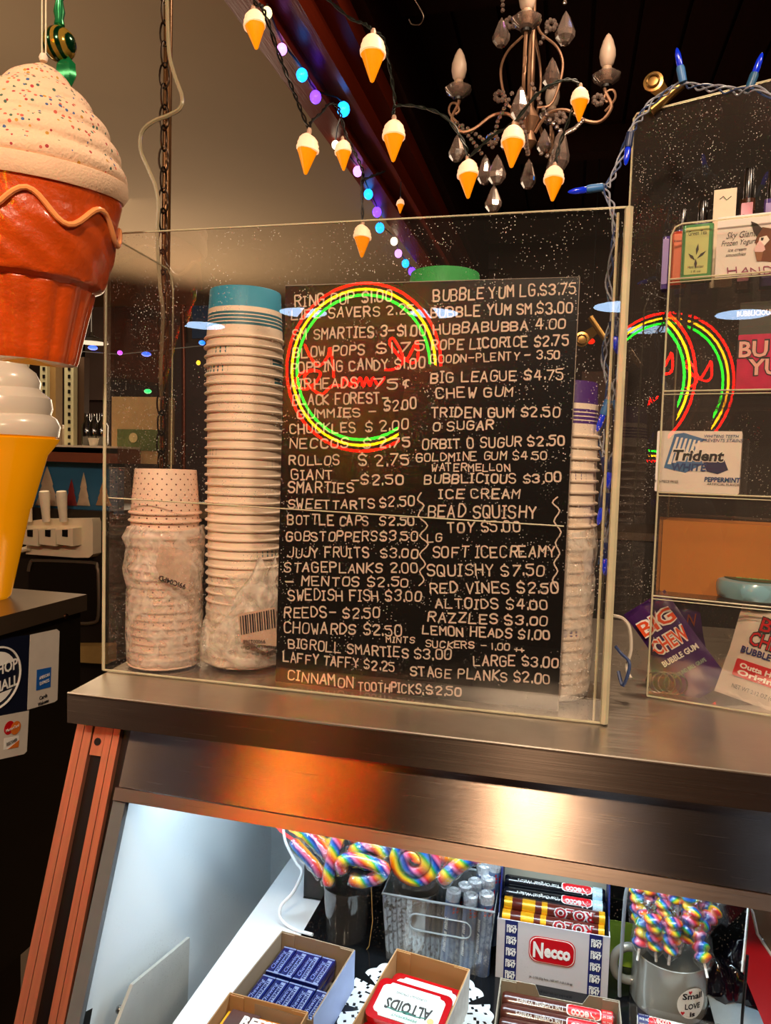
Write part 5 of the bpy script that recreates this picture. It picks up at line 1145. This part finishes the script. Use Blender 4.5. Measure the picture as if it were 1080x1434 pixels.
# kraft tray of orange peanut candy
t, wK2, hK2, MK, rzK = tray('candy_tray', 'brown card tray holding an orange and brown candy pack at the bottom left', (322,1389), (432,1417), .085, .05, KRAFT)
loc = MK @ Vector((wK2*.50,-.020,.030)); t = thing('candy_pack', 'orange and brown peanut butter candy pack with white letters', 'candy', loc, rzK)
MB().rbox((-wK2*.42,-.012,-.006),(wK2*.42,.012,.008), .005, 3, axis=0).build('wrapper', mat('candy_orange','#e87a10',.3,var=.1,coat=.6), t, local=True)
MB().box((-wK2*.41,-.0118,.008),(-wK2*.05,.0118,.0084)).build('brown_panel', mat('candy_brown','#4a2410',.35), t, local=True)
MB().rbox((-wK2*.455,-.0125,-.004),(-wK2*.42,.0125,.006), .003, 2, axis=0).build('crimped_end', mat('candy_yellow','#f0c020',.3,coat=.5), t, local=True)
text_mb("REESE'S", face_M((.004,-.006,.0086),(1,0,0),(0,1,0)), .017, .0003, wK2*.55, bold=.0008).build('lettering', WHT, t, local=True, smooth=False)
# red mint tins
t, wA, hA, MA, rzA = tray('tin_tray', 'kraft card tray of red peppermint tins in the middle of the case', (556,1328), (658,1357), .150, .05, KRAFT, mat('printed_side','#c8c4be',.6,var=.3,scale=90))
TR = mat('tin_red','#c4121c',.22,.35,var=.08,coat=.7); TW = mat('tin_cream','#dcebe6',.35,var=.03); TG = mat('tin_green','#1f7a6a',.4)
def tin(label, x, y, z, tx=0.0, rz=0.0):
    loc = MA @ Vector((x,y,z)); t = thing('mint_tin', label, 'tin', loc, 0, 'red peppermint tins in the kraft tray'); t.rotation_euler = (tx, 0, rzA+rz)
    w_, d_, h_ = wA*.93, wA*.60, .016
    mb = MB(); mb.rbox((-w_/2,-d_/2,0),(w_/2,d_/2,h_*.62), .008, 5, axis=2); mb.build('base', TR, t, local=True)
    MB().rbox((-w_/2-.0007,-d_/2-.0007,h_*.60),(w_/2+.0007,d_/2+.0007,h_), .0085, 5, axis=2).build('lid', TR, t, local=True)
    pts = []
    for (sx, sy) in ((1,1),(-1,1),(-1,-1),(1,-1)):
        c_ = [(w_*.43, d_*.28),(w_*.40,d_*.34),(w_*.35,d_*.36),(w_*.33,d_*.42)]
        if sx*sy < 0: c_ = c_[::-1]
        pts += [(sx*p[0], sy*p[1]) for p in c_]
    Mt = face_M((0,0,h_),(1,0,0),(0,1,0)); poly2(Mt, pts, .0007).build('label', TW, t, local=True, smooth=False)
    Mu = lambda x_, y_: face_M((x_,y_,h_+.0008),(-1,0,0),(0,-1,0))
    text_mb('ALTOIDS', Mu(0,.002), .020, .0003, w_*.62, bold=.0006).build('lettering', mat('tin_ink','#2a2420',.5), t, local=True, smooth=False)
    text_mb('PEPPERMINT', Mu(0,-.0135 if False else -.012+.026), .0001, .0003, w_*.3) if False else None
    text_mb('CURIOUSLY STRONG', Mu(-w_*.02,.0155-.002), .0045, .0002, w_*.42).build('lettering', MATS['tin_ink'], t, local=True, smooth=False)
    text_mb('PEPPERMINT', Mu(0,-.0095-.006), .0050, .0002, w_*.34).build('lettering', TG, t, local=True, smooth=False)
    mb = MB(); mb.tube([(-.022,-.0105,h_+.0009),(-.010,-.0120,h_+.0009),(0,-.0100,h_+.0009),(.010,-.0120,h_+.0009),(.022,-.0100,h_+.0009)], .0006, 4); mb.build('scroll_print', TG, t, local=True)
    poly2(Mt, [(q[0], q[1]) for q in disc2(0,-.0105,.005,.0022,10)], .0010).build('leaf_print', TG, t, local=True)
    poly2(Mt, disc2(w_*.33,-.012,.004,.004,10), .0009).build('seal_print', mat('tin_gold','#c8b070',.4), t, local=True)
tin('rearmost red mint tin, tucked under the second one', wA*.52,-.040,.012, .10)
tin('middle red mint tin with the full ALTOIDS lettering showing', wA*.49,-.078,.030, .12)
tin('nearest red mint tin, cut off by the picture bottom', wA*.50,-.128,.014, .12)
# ---- candy rolls
def cyl_text(txt, r, x0, ang, size, m, par, name, width=None, bold=0, flip=True, dr=.0003):
    mb = text_mb(txt, Matrix.Identity(4), size, .0002, width, bold=bold); out = []
    for v in mb.v:
        x_, s_ = (-v[0], -v[1]) if flip else (v[0], v[1]); a_ = ang + (-s_)/r; rr = r+dr
        out.append((x0+x_, -rr*math.cos(a_), rr*math.sin(a_)) if False else (x0+x_, rr*math.cos(PI/2+(PI/2-ang)+(-s_)/r*1.0), rr*math.sin(PI/2+(PI/2-ang)+(-s_)/r)))
    mb.v = out; return mb.build(name, m, par, local=True, smooth=False)
def cyl_patch(r, x0, w_, ang, hs, m, par, name, rc=.004, dr=.0002):
    mb = MB(); rows = 10; vs = []
    for j in range(rows+1):
        s_ = (j/rows-.5)*hs; e = min(1, (hs/2-abs(s_))/rc); hw = w_/2 - rc*(1-math.sqrt(max(0, 1-(1-e)**2)))
        th_ = PI/2+(PI/2-ang)-s_/r
        for x_ in (-hw, hw): vs.append((x0+x_, (r+dr)*math.cos(th_), (r+dr)*math.sin(th_)))
    mb.add(vs, [(2*j, 2*j+1, 2*j+3, 2*j+2) for j in range(rows)]); return mb.build(name, m, par, local=True)
CHOC = mat('roll_brown','#4c2218',.28,var=.25,scale=120,coat=.6,bump=.2,bscale=90); BLKR = mat('roll_black','#15161a',.22,var=.2,coat=.6,bump=.2,bscale=90); PBLUE = mat('roll_pale_blue','#a8c4d0',.4)
def necco_roll(label, Mx, x, y, z, L_, r, kind, rz, twist_=0.0, ang=None):
    loc = Mx @ Vector((x, y, z)); t = thing('wafer_roll', label, 'candy roll', loc, rz); t.rotation_euler = (twist_, random.uniform(-.01,.01), rz)
    body = {'brown':CHOC,'black':BLKR,'white':mat('roll_white','#e2ddd6',.35)}[kind]; band = {'brown':RED,'black':PBLUE,'white':NAVY}[kind]
    RY = Matrix.Rotation(PI/2, 3, 'Y'); bumps = [(.0001,-L_/2),(r*.8,-L_/2),(r,-L_/2+.003)] + [(r*(1 if k % 2 else .985), -L_/2+.003+(L_-.006)*k/24) for k in range(1,24)] + [(r,L_/2-.003),(r*.8,L_/2),(.0001,L_/2)]
    MB().lathe(bumps, (0,0,0), 20, M=RY).build('wrapper', body, t, local=True)
    a_ = ang or math.radians(62); s = -1 if kind == 'white' else 1
    cyl_patch(r, s*L_*.22, L_*.30, a_, r*1.35, WHT, t, 'logo_border', .004, .0002); cyl_patch(r, s*L_*.22, L_*.28, a_, r*1.2, RED, t, 'logo_patch', .004, .0004)
    cyl_text('Necco', r, s*L_*.22, a_+(.18 if kind != 'white' else -.2)*0, r*1.15, WHT, t, 'lettering', L_*.22, .0004, flip=(kind != 'white'), dr=.0006)
    MB().lathe([(r+.0003,-.006),(r+.0003,.006)], (s*L_*.42,0,0), 20, M=RY).build('date_band', band, t, local=True)
    for k in (-1,0,1): cyl_text('SINCE 1847', r, s*L_*.42, a_+k*.55, .0035, WHT, t, 'lettering', .010, .0001, flip=(kind != 'white'), dr=.0005)
    if kind != 'white': cyl_text('The Original Wafers', r, -L_*.16, a_, r*.62, WHT, t, 'lettering', L_*.42, .0001, dr=.0004)
    return t
# box with the big Necco front
FY = .055
fa, fb_, fc = at(697,1285,1,FY), at(855,1312,1,FY), at(697,1362,1,FY)
BW_, BH = fb_.x-fa.x, fa.z-ZD-.0005
nbx = thing('wafer_box', 'upright white wafer box with red Necco logo and raised kraft lid', 'box', (fa.x, FY, ZD))
BDp = .072; NC_ = mat('necco_card','#c9c2c4',.55,var=.04)
MB().box((0,0,0),(BW_,.0015,BH)).build('front_panel', NC_, nbx, local=True)
MB().box((0,.0015,0),(.0012,BDp,BH)).build('side_panel', NC_, nbx, local=True); MB().box((BW_-.0012,.0015,0),(BW_,BDp,BH)).build('side_panel', NC_, nbx, local=True)
MB().box((.0012,.0015,0),(BW_-.0012,BDp,.0012)).build('base', NC_, nbx, local=True)
LH = at(780,1185,1,FY+BDp).z - ZD
MB().box((.002,BDp,0),(BW_-.002,BDp+.0015,LH)).build('raised_lid', mat('lid_kraft','#a39a88',.8,var=.08,scale=60), nbx, local=True)
for s_ in (0, 1):
    x0 = .0 if s_ == 0 else BW_-.0015
    mb = MB(); mb.prism([(x0,BDp,BH-.01),(x0,BDp,LH),(x0,BDp-.020,LH-.004),(x0,BDp-.034,BH+.045),(x0,BDp-.048,BH+.012),(x0,.010,BH-.002)], (.0015,0,0)); mb.build('side_flap', NAVY, nbx, local=True, smooth=False)
fm = lambda x, z, y=-.0002: FM(x, y, z)
for x0 in (BW_*.085, BW_*.835):
    poly2(fm(x0+BW_*.045, BH/2), rrect(0,0,BW_*.115,BH*.995,.0002,1), .0002).build('navy_band', NAVY, nbx, local=True, smooth=False)
    for k in range(5):
        zc = BH*(.90-k*.195); text_mb('SINCE', fm(x0+BW_*.045, zc-.0015, -.0006), .0052, .0002, .0118, bold=.0002).build('band_print', WHT, nbx, local=True, smooth=False)
        text_mb('1847', fm(x0+BW_*.045, zc-.0075, -.0006), .0085, .0002, .0125, bold=.0003).build('band_print', WHT, nbx, local=True, smooth=False)
cxn, czn = BW_*.5, BH*.60
for (w__, h__, m, y_) in ((.056,.0335,RED,-.0003),(.054,.0315,WHT,-.0005),(.0525,.0300,RED,-.0007)): poly2(fm(cxn,czn,y_), rrect(0,0,w__,h__,.0105,5), .0002).build('logo_plate', m, nbx, local=True, smooth=False)
text_mb('N', fm(cxn-.0165,czn-.0095,-.0011), .0265, .0003, .0125, bold=.0010).build('lettering', WHT, nbx, local=True, smooth=False)
text_mb('ecco', fm(cxn+.0065,czn-.0070,-.0011), .0215, .0003, .0315, bold=.0010).build('lettering', WHT, nbx, local=True, smooth=False)
text_mb('24 - 2 OZ (57g) Rolls - NET WT. 3 LB (1.36 kg)', fm(cxn,BH*.10), .0038, .0002, .052).build('small_print', INK, nbx, local=True, smooth=False)
MNb = Matrix.Translation((fa.x,FY,ZD)); rr = .0088; LL = BW_-.008
# rolls: bottom ones carry the ones seen
necco_roll('black wafer roll furthest back, against the raised kraft lid', MNb, BW_/2, .056, BH+.018, LL, rr, 'black', 0)
necco_roll('black wafer roll in front of the rearmost one, red logo showing whole', MNb, BW_/2, .041, BH+.010, LL, rr, 'black', 0)
def rolo(label, x, y, z, sc_=1):
    loc = MNb @ Vector((x,y,z)); t = thing('caramel_roll', label, 'candy roll', loc, 0); RY = Matrix.Rotation(PI/2,3,'Y'); L_ = LL*.96; r = rr
    MB().lathe([(.0001,-L_/2),(r*.7,-L_/2),(r,-L_/2+.004),(r,L_/2-.004),(r*.7,L_/2),(.0001,L_/2)], (0,0,0), 18, M=RY).build('wrapper', mat('rolo_brown','#5a1f14',.3,coat=.5), t, local=True)
    for x0, w_ in ((-L_*.47,.010),(-L_*.26,.016),(L_*.47,.007),(-L_*.10,.007)): MB().lathe([(r+.0002,-w_/2),(r+.0002,w_/2)], (x0,0,0), 18, M=RY).build('gold_band', mat('rolo_gold','#e8a41c',.3,.3), t, local=True)
    cyl_text('ROLO', r, L_*.20, math.radians(60), .0150, WHT, t, 'lettering', .050, .0016, dr=.0004); cyl_text('ROLO', r, L_*.20, math.radians(60), .0140, RED, t, 'lettering', .047, .0004, dr=.0007)
rolo('brown and gold caramel roll just behind the big box front', BW_/2, .011, BH-.003); rolo('brown and gold caramel roll higher and behind the first one', BW_/2+.001, .026, BH+.005)
for k, (y_, z_) in enumerate(((.012,.010),(.030,.010),(.048,.010),(.020,.027),(.038,.027),(.057,.027),(.014,.044),(.032,.044),(.048,.044))):
    loc = MNb @ Vector((BW_/2,y_,z_)); t = thing('wafer_roll', 'plain dark wafer roll buried inside the big box', 'candy roll', loc, 0, 'buried wafer rolls'); MB().lathe([(.0001,-LL/2),(rr,-LL/2),(rr,LL/2),(.0001,LL/2)], (0,0,0), 14, M=Matrix.Rotation(PI/2,3,'Y')).build('wrapper', BLKR, t, local=True)
# second tray of brown rolls
t, w2_, h2_, M2, rz2 = tray('roll_tray', 'card tray of brown chocolate wafer rolls in front of the big box', (701,1369), (868,1401), .118, .05, mat('tray_card','#8d8474',.75), notch=True)
for k, nm in enumerate(('furthest back','second from the back','third from the back','nearest')):
    necco_roll('brown chocolate wafer roll, '+nm+' in the card tray', M2, w2_*.50, -.014-k*.0192, .034-k*.001, w2_-.008, .0094, 'brown', rz2)
for k in range(5):
    loc = M2 @ Vector((w2_*.5,-.014-k*.0192,.0125)); t = thing('wafer_roll', 'brown wafer roll of the lower layer in the card tray', 'candy roll', loc, rz2, 'lower brown wafer rolls'); MB().lathe([(.0001,-w2_/2+.004),(.0094,-w2_/2+.004),(.0094,w2_/2-.004),(.0001,w2_/2-.004)], (0,0,0), 14, M=Matrix.Rotation(PI/2,3,'Y')).build('wrapper', CHOC, t, local=True)
# third tray
t, w3_, h3_, M3, rz3 = tray('clear_tray', 'shallow clear tray with one white wafer roll at the bottom edge', (881,1404), (1010,1434), .06, .05, ACR_C, zr=.925)
necco_roll('white wafer roll with navy band in the clear tray', M3, w3_*.5+.003, -.014, .018, w3_-.012, .010, 'white', rz3)
# ---- mug with twist pops
mc = at(939,1328,1,.075); MZ = mc.z; mr_ = .0445; mug = thing('silver_mug', 'grey ceramic mug with round white sticker, stuffed with rainbow twist pops', 'mug', (mc.x,.075,ZD))
MUG = mat('mug_glaze','#9a988f',.18,.25,var=.05,coat=.6); MH = MZ-ZD
MB().lathe([(.0001,.004),(mr_*.9,.004),(mr_*.93,MH*.98),(mr_*.97,MH),(mr_,MH*.99),(mr_*.985,MH*.8),(mr_*.97,MH*.4),(mr_*1.01,.004),(mr_*.98,0),(.0001,0)], (0,0,0), 48).build('body', MUG, mug, local=True)
hd = [(-.94,.86),(-1.25,.88),(-1.52,.74),(-1.58,.52),(-1.48,.32),(-1.22,.22),(-.96,.22)]
MB().tube(smooth_path([(mr_*x_*.92, mr_*x_*.18+.01, MH*z_) for x_, z_ in hd], 5), .0055, 10).build('handle', MUG, mug, local=True)
sa = math.radians(-62)
def cylv(x_, z_, r): a_ = sa + x_/r; return Vector((r*math.cos(a_), r*math.sin(a_), z_))
mb = MB(); rs = mr_*1.005; pts = [cylv(.0185*math.cos(i*2*PI/28), MH*.42+.0185*math.sin(i*2*PI/28), rs+.0003) for i in range(28)]; mb.add([cylv(0,MH*.42,rs+.0006)]+pts, [(0, 1+i, 1+(i+1)%28) for i in range(28)]); mb.build('sticker', WHT, mug, local=True)
for txt, zz0, sz, wd in (('Small',.006,.010,.026),('LOVE',-.006,.009,.020),('is',-.015,.008,.007)):
    m_ = text_mb(txt, Matrix.Identity(4), sz, .0002, wd, bold=.0003); m_.v = [tuple(cylv(v[0], MH*.42+zz0+v[1], rs+.0009)) for v in m_.v]; m_.build('lettering', INK, mug, local=True, smooth=False)
for hx_, hz_ in ((-.004,.0145),(-.012,-.010)):
    mb = MB(); mb.add([cylv(hx_+a_, MH*.42+hz_+b_, rs+.0009) for a_, b_ in ((0,-.003),(.0025,0),(.0015,.0018),(0,.0008),(-.0015,.0018),(-.0025,0))], [(0,1,2,3),(0,3,4,5)]); mb.build('heart_print', RED, mug, local=True)
pops = [(905,1270,.10,-.18),(912,1240,.09,-.05),(932,1245,.08,.0),(948,1240,.07,.0),(967,1262,.06,.1),(985,1248,.09,.25),(900,1300,.055,-.3),(916,1305,.045,-.1),(942,1310,.04,.05),(966,1295,.05,.3),(990,1290,.06,.8),(980,1318,.045,.6),(930,1285,.07,-.1),(955,1275,.09,.1),(893,1265,.085,-.3)]
pl_names = ['far left','upper left','tall left of middle','tall middle','large right of middle','upper right','front left','front, second from left','front middle','right, half hidden','right, tipped outwards','front right, lying over the rim','inner left','inner middle, at the back','outermost left']
p0_ = None
for (px, py, y, lean), nm in zip(pops, pl_names):
    p = at(px, py, 1, y); d = Vector((lean*.5, -(0.075-y)*2.0*0, 1)).normalized()
    if p0_ is None:
        t = p0_ = thing('twist_pop', 'rainbow twist pop in clear wrap in the mug, '+nm, 'lollipop', p, 0, 'rainbow twist pops in the mug')
        mb = MB()
        prof = []
        for k in range(25): u = k/24; prof.append((max(.0001, .0098*(.62+.38*abs(math.sin(u*PI*4)))*math.sin(min(1, u*8+.05)*PI/2)*math.cos(max(0, u-.88)*8)), .022-u*.044))
        mb.lathe(prof[::-1], (0,0,0), 16, fn=lambda r,z,a_:(r*(1+.10*math.cos(a_*2+z*260)), z)); mb.build('candy', RB2, t, local=True, ang=180)
        MB().lathe([(.0030,.030),(.0075,.034),(.0022,.026),(.0115,.018),(.0125,0),(.0115,-.020),(.004,-.030)][::-1], (0,0,0), 12, fn=lambda r,z,a_:(r*(1+.14*math.cos(a_*3+z*90)), z)).build('wrapper', WRAP, t, local=True, ang=180)
        MB().tube([(0,0,-.022),(0,0,-.036)], .0016, 6).build('stick', WHT, t, local=True)
    else: t = dup(p0_, p, 'rainbow twist pop in clear wrap in the mug, '+nm)
    t.rotation_euler = (random.uniform(-.1,.1), lean, random.uniform(0,6))
# ---- lollipop bundles
def rod_lolly(label, pts, r, grp):
    P_ = smooth_path([at(a_, b_, 1, y_) for a_, b_, y_ in pts], 5); t = thing('lollipop', label, 'lollipop', P_[0], 0, grp); n = len(P_)
    MB().tube(P_, [r*(.55+.45*math.sin(min(1, min(i, n-1-i)/3+.15)*PI/2)) for i in range(n)], 10).build('candy', RB1, t, ang=180)
    MB().tube(P_, [r*1.18+.0008*math.sin(i*1.7) for i in range(n)], 8).build('wrapper', WRAP, t, ang=180)
    return t
gA = 'rainbow lollipops in the dark vase'
rod_lolly('rainbow lollipop leaning far left out of the vase, slim with pink stripe', [(452,1226,.06),(437,1208,.06),(422,1192,.06),(410,1178,.065)], .0080, gA)
rod_lolly('rainbow lollipop rising from the vase with a green tip', [(462,1200,.075),(447,1185,.08),(430,1170,.08),(420,1160,.085)], .0085, gA)
rod_lolly('upright rainbow lollipop bar in the middle of the vase', [(459,1240,.045),(462,1218,.05),(468,1190,.055),(476,1168,.06)], .0085, gA)
rod_lolly('rainbow lollipop curl at the upper middle of the vase', [(440,1165,.10),(452,1180,.10),(462,1182,.10),(474,1168,.10),(470,1155,.10)], .0080, gA)
rod_lolly('large knotted rainbow lollipop hanging over the right of the vase', [(482,1222,.045),(478,1210,.045),(488,1203,.045),(510,1206,.045),(528,1212,.045),(538,1218,.045),(530,1228,.045),(508,1234,.045),(490,1230,.045)], .0085, gA)
rod_lolly('rainbow lollipop loop above the knotted one', [(490,1195,.07),(505,1188,.07),(522,1185,.07),(535,1192,.07),(540,1200,.07)], .0088, gA)
rod_lolly('rainbow lollipop arc at the top right of the vase', [(492,1176,.09),(508,1168,.09),(525,1172,.09),(540,1182,.09)], .0085, gA)
rod_lolly('small rainbow lollipop tip between the vase and the jar', [(530,1200,.10),(542,1190,.10),(548,1178,.10)], .0080, gA)
def vase(name, label, px, y, ptop, r0, r1, m, cat='vase', zb=ZD):
    p = at(px, ptop, 1, y); h = p.z-zb; t = thing(name, label, cat, (p.x,y,zb))
    MB().lathe([(.0001,.003),(r0*.93,.003),(r1*.94,h),(r1,h),(r0,.0005),(.0001,0)], (0,0,0), 32).build('body', m, t, local=True); return t
vase('dark_vase', 'tall dark glass vase holding the left rainbow lollipops', 487, .085, 1236, .027, .033, mat('smoky_glass','#4a4642',.08,.4,var=.4,scale=20,alpha=.6,coat=1))
gB = 'rainbow lollipops in the steel jar'
def swirl_lolly(label, px, py, y, R_, nx):
    c = at(px, py, 1, y); P_ = []
    for k in range(40):
        a_ = k/40*2.4*2*PI; r = R_*(.12+.88*k/40); P_.append(c + Vector((math.cos(a_)*r, .0015*k/40, math.sin(a_)*r)))
    t = thing('lollipop', label, 'lollipop', c, 0, gB); MB().tube(P_, R_*.20, 8).build('candy', RB1, t, ang=180)
    MB().lathe([(.0001,-.010),(R_*1.1,-.003),(R_*1.15,0),(R_*1.1,.003),(.0001,.010)], c, 24, M=Matrix.Rotation(PI/2,3,'X'), fn=lambda r,z,a_:(r*(1+.04*math.sin(a_*5)),z)).build('wrapper', WRAP, t, ang=180)
swirl_lolly('big round swirl lollipop cut by the case rail', 578, 1205, .060, .036, 0)
rod_lolly('rainbow lollipop bar lying right over the mint rolls', [(618,1234,.045),(635,1218,.045),(655,1204,.045),(678,1196,.05),(692,1196,.055)], .0095, gB)
rod_lolly('rainbow lollipop arc right of the big swirl', [(608,1188,.08),(620,1200,.08),(634,1196,.08),(642,1184,.08)], .0095, gB)
vase('steel_jar', 'brushed steel jar with rainbow lollipops inside the clear basket', 583, .085, 1240, .026, .031, mat('jar_steel','#b8a898',.15,.8,var=.2,scale=15), 'jar', ZD+.004)
# clear basket
q0, q1 = at(536,1237,1,.045), at(692,1292,1,.045); bk = thing('clear_basket', 'ribbed clear plastic basket behind the red tins with a handle slot', 'basket', ((q0.x+q1.x)/2,.09,ZD))
HX = (q1.x-q0.x)/2; HB = (q0.z+q1.z)/2-ZD; RIB = clear('ribbed_plastic', (.93,.95,.97), 1.6, dust=.5, dscale=420, haze=.035)
def bwall(x0, y0, x1, y1, n):
    mb = MB()
    for i in range(n):
        u = i/n; v = (i+.62)/n; ax_, ay_ = x0+(x1-x0)*u, y0+(y1-y0)*u; bx_, by_ = x0+(x1-x0)*v, y0+(y1-y0)*v; nx_, ny_ = (y1-y0), -(x1-x0); l_ = math.hypot(nx_, ny_); nx_ /= l_; ny_ /= l_
        mb.prism([(ax_*.9,ay_*.9,.001),(bx_*.9,by_*.9,.001),(bx_,by_,HB),(ax_,ay_,HB)], (nx_*.0008,ny_*.0008,0))
    mb.prism([(x0*.9,y0*.9,.001),(x1*.9,y1*.9,.001),(x1,y1,HB),(x0,y0,HB)], (0.0006,0.0006,0)); return mb
YH = .045
for (x0,y0,x1,y1,n) in ((-HX,-YH,HX,-YH,22),(HX,-YH,HX,YH,12),(HX,YH,-HX,YH,22),(-HX,YH,-HX,-YH,12)): o = bwall(x0,y0,x1,y1,n).build('ribbed_wall', RIB, bk, local=True, smooth=False)
MB().tube([(-HX,-YH,HB),(HX,-YH,HB),(HX,YH,HB),(-HX,YH,HB)], .0016, 6, closed=True).build('rim', mat('clear_rim','#c8d0d4',.15,trans=.6), bk, local=True)
sl_ = rrect(0,0,HX*1.1,HB*.24,HB*.10,4); MB().tube([(x_+.004,-YH*.985,HB*.66+z_) for x_, z_ in sl_], .0011, 5, closed=True).build('handle_slot', MATS['clear_rim'], bk, local=True)
MB().box((-HX*.9,-YH*.9,.0005),(HX*.9,YH*.9,.002)).build('base', RIB, bk, local=True)
# mint rolls in the basket
FOIL = mat('foil','#d8dade',.25,.6,var=.15,scale=200,bump=.9,bscale=260); RBL = mat('roll_slate','#4a5a78',.35,var=.2,coat=.4)
m0 = None
for (px, py, y, nm) in ((636,1246,.062,'leftmost, tipped, bar code showing'),(660,1252,.058,'front middle with red letter'),(682,1250,.058,'front right with red letter'),(652,1238,.078,'second row left'),(666,1232,.085,'second row middle, red cap'),(684,1228,.088,'second row right'),(678,1210,.10,'back row, pale blue'),(694,1205,.10,'back row right end')):
    p = at(px, py, 1, y); L_ = min(.115, (p.z-ZD-.006))
    lb = 'upright foil-topped mint roll in the basket, '+nm
    if m0 is None:
        t = m0 = thing('mint_roll', lb, 'candy roll', p, 0, 'foil-topped mint rolls'); r = .0095
        MB().lathe([(.0001,-.112),(r*.9,-.112),(r,-.108),(r,-.012)], (0,0,0), 16).build('wrapper', RBL, t, local=True)
        MB().lathe([(r+.0001,-.012),(r+.0004,-.006),(r*.98,-.001),(r*.7,.0005),(r*.4,-.001),(.0001,-.0005)], (0,0,0), 16, fn=lambda r_,z,a_:(r_*(1+.03*math.sin(a_*8)),z)).build('foil_top', FOIL, t, local=True, smooth=False)
        mb = text_mb('m', Matrix.Rotation(-PI/2,4,'Z'), .022, .0003, .012, bold=.0012); mb.v = [( (r+.0005)*math.sin(v[0]/r), -(r+.0005)*math.cos(v[0]/r), v[1]-.020) for v in mb.v]; mb.build('lettering', RED, t, local=True, smooth=False)
        mb = text_mb('mentos mint', Matrix.Rotation(PI/2,4,'Z'), .008, .0003, .045, bold=.0003); mb.v = [( (r+.0005)*math.sin((v[0]-.006)/r), -(r+.0005)*math.cos((v[0]-.006)/r), v[1]-.055) for v in mb.v]; mb.build('lettering', WHT, t, local=True, smooth=False)
    else: t = dup(m0, p, lb)
    t.rotation_euler = (0, .06 if 'leftmost' in nm else .02, random.uniform(-.5,.5))
# ---- right side things
tag(MB().box((.78,-.12,ZD+.0004),(1.25,.12,ZD+.0012)).build('paper_sheet', mat('pale_sheet','#b4c4cc',.6,var=.12,scale=60)), 'pale blue-grey paper sheet on the shelf right of the mug', 'paper')
mb = MB(); vs = []; rd = random.Random(4); nU, nV = 22, 16
for j in range(nV+1):
    for i in range(nU+1):
        u, v = i/nU, j/nV; z_ = ZD+.002+.075*math.sin(PI*min(1, v*1.0))**.7*(.75+.25*math.sin(u*9+v*5))*math.sin(PI*min(1,max(0,u*.9+.08)))**.5
        vs.append((.775+.12*u, .155-.07*(1-v)*1.0+.004*math.sin(u*23+v*11), z_+.004*math.sin(u*31+v*17)))
mb.add(vs, [(j*(nU+1)+i, j*(nU+1)+i+1, (j+1)*(nU+1)+i+1, (j+1)*(nU+1)+i) for j in range(nV) for i in range(nU)])
tag(mb.build('dark_candy_bag', mat('dark_shiny_bag','#16121a',.12,var=.8,scale=25,coat=1), ang=180), 'shiny dark plastic candy bag slumped behind the mug', 'bag')
ra, rb2 = at(1046,1262,1,-.005), at(1046,1345,1,-.005)
rx = thing('red_box', 'red and white display box with raised kraft back at the right edge', 'box', (ra.x,-.005,ZD)); hr = ra.z-ZD
REDB = mat('box_red','#c41220',.4,var=.05)
mb = MB(); mb.prism([(0,0,hr-.075),(.16,-.02,.0),(.16,-.02,hr-.075),(.012,0,hr-.04),(.003,0,hr-.006)], (0,.0015,0)); mb.f = [tuple(reversed(f)) for f in mb.f]
MB().prism([(0,-.0004,hr-.078),(.002,-.0004,hr),(.005,-.0004,hr-.004),(.012,-.0004,hr-.035),(.030,-.0004,hr-.060),(.05,-.0004,hr-.075),(.16,-.0004,hr-.10),(.16,-.0004,0),(.045,-.0004,0)], (0,-.0015,0)).build('front_panel', REDB, rx, local=True, smooth=False)
MB().prism([(.002,0,hr),(.16,0,hr),(.16,0,hr-.10),(.05,0,hr-.072),(.030,0,hr-.055),(.012,0,hr-.030)], (0,.0015,0)).build('kraft_back', mat('red_box_kraft','#a08468',.8), rx, local=True, smooth=False)
MB().tube([(-.0005,-.002,hr-.078),(.0018,-.002,hr),(.006,-.002,hr-.010),(.012,-.002,hr-.033),(.030,-.002,hr-.058),(.05,-.002,hr-.073),(.16,-.002,hr-.098)], .0016, 5).build('white_edge', WHT, rx, local=True)
MB().box((.045,0,0),(.16,.08,.01)).build('foot', REDB, rx, local=True)
r1_, r2_ = at(1047,1338,1,-.03), at(1040,1420,1,-.03)
sr = thing('card_holder', 'thin black rod card holder standing before the red box', 'holder', (r2_.x,-.03,ZD)); MB().tube([r1_, r2_, (r2_.x,-.03,ZD+.01)], .0016, 8).build('rod', BLACK, sr); MB().lathe([(.012,0),(.012,.004),(.004,.007),(.0028,.018),(.0001,.018)], (0,0,0), 16).build('foot', BLACK, sr, local=True)
gy0, gy1 = at(862,1290,1,.12), at(888,1362,1,.12)
tag(MB().box((gy0.x-.01,.12,ZD+.0005),(gy1.x+.01,.122,gy0.z)).build('green_card', mat('yellow_green_card','#9ab43a',.5,var=.25,scale=40)), 'yellow-green card standing between the wafer box and the mug', 'card')
for pts, m, lb, r in (([(906,1222,.06),(888,1228,.05),(878,1245,.05),(874,1280,.05),(871,1330,.05),(868,1372,.05),(868,1395,.05)], mat('grey_cable','#8a8c8e',.4), 'grey cable arching over the mug handle', .0022),
    ([(396,1150,.15),(399,1175,.14),(405,1190,.13),(415,1208,.11),(423,1222,.10),(410,1250,.09),(394,1268,.08),(393,1285,.075),(410,1300,.07),(438,1309,.06)], mat('white_cable','#e6e8ea',.4), 'white cable winding down left of the vase', .0022)):
    tag(MB().tube(smooth_path([at(a_,b_,1,y_) for a_,b_,y_ in pts],5), r, 8).build('cable', m), lb, 'cable')
tag(MB().tube([at(520,1240,1,.05), at(522,1290,1,.055), at(517,1325,1,.06), at(512,1332,1,.06)], .0006, 4).build('rubber_loop', mat('tan_cord','#b08a50',.5)), 'thin tan cord hanging at the right of the dark vase', 'cord')
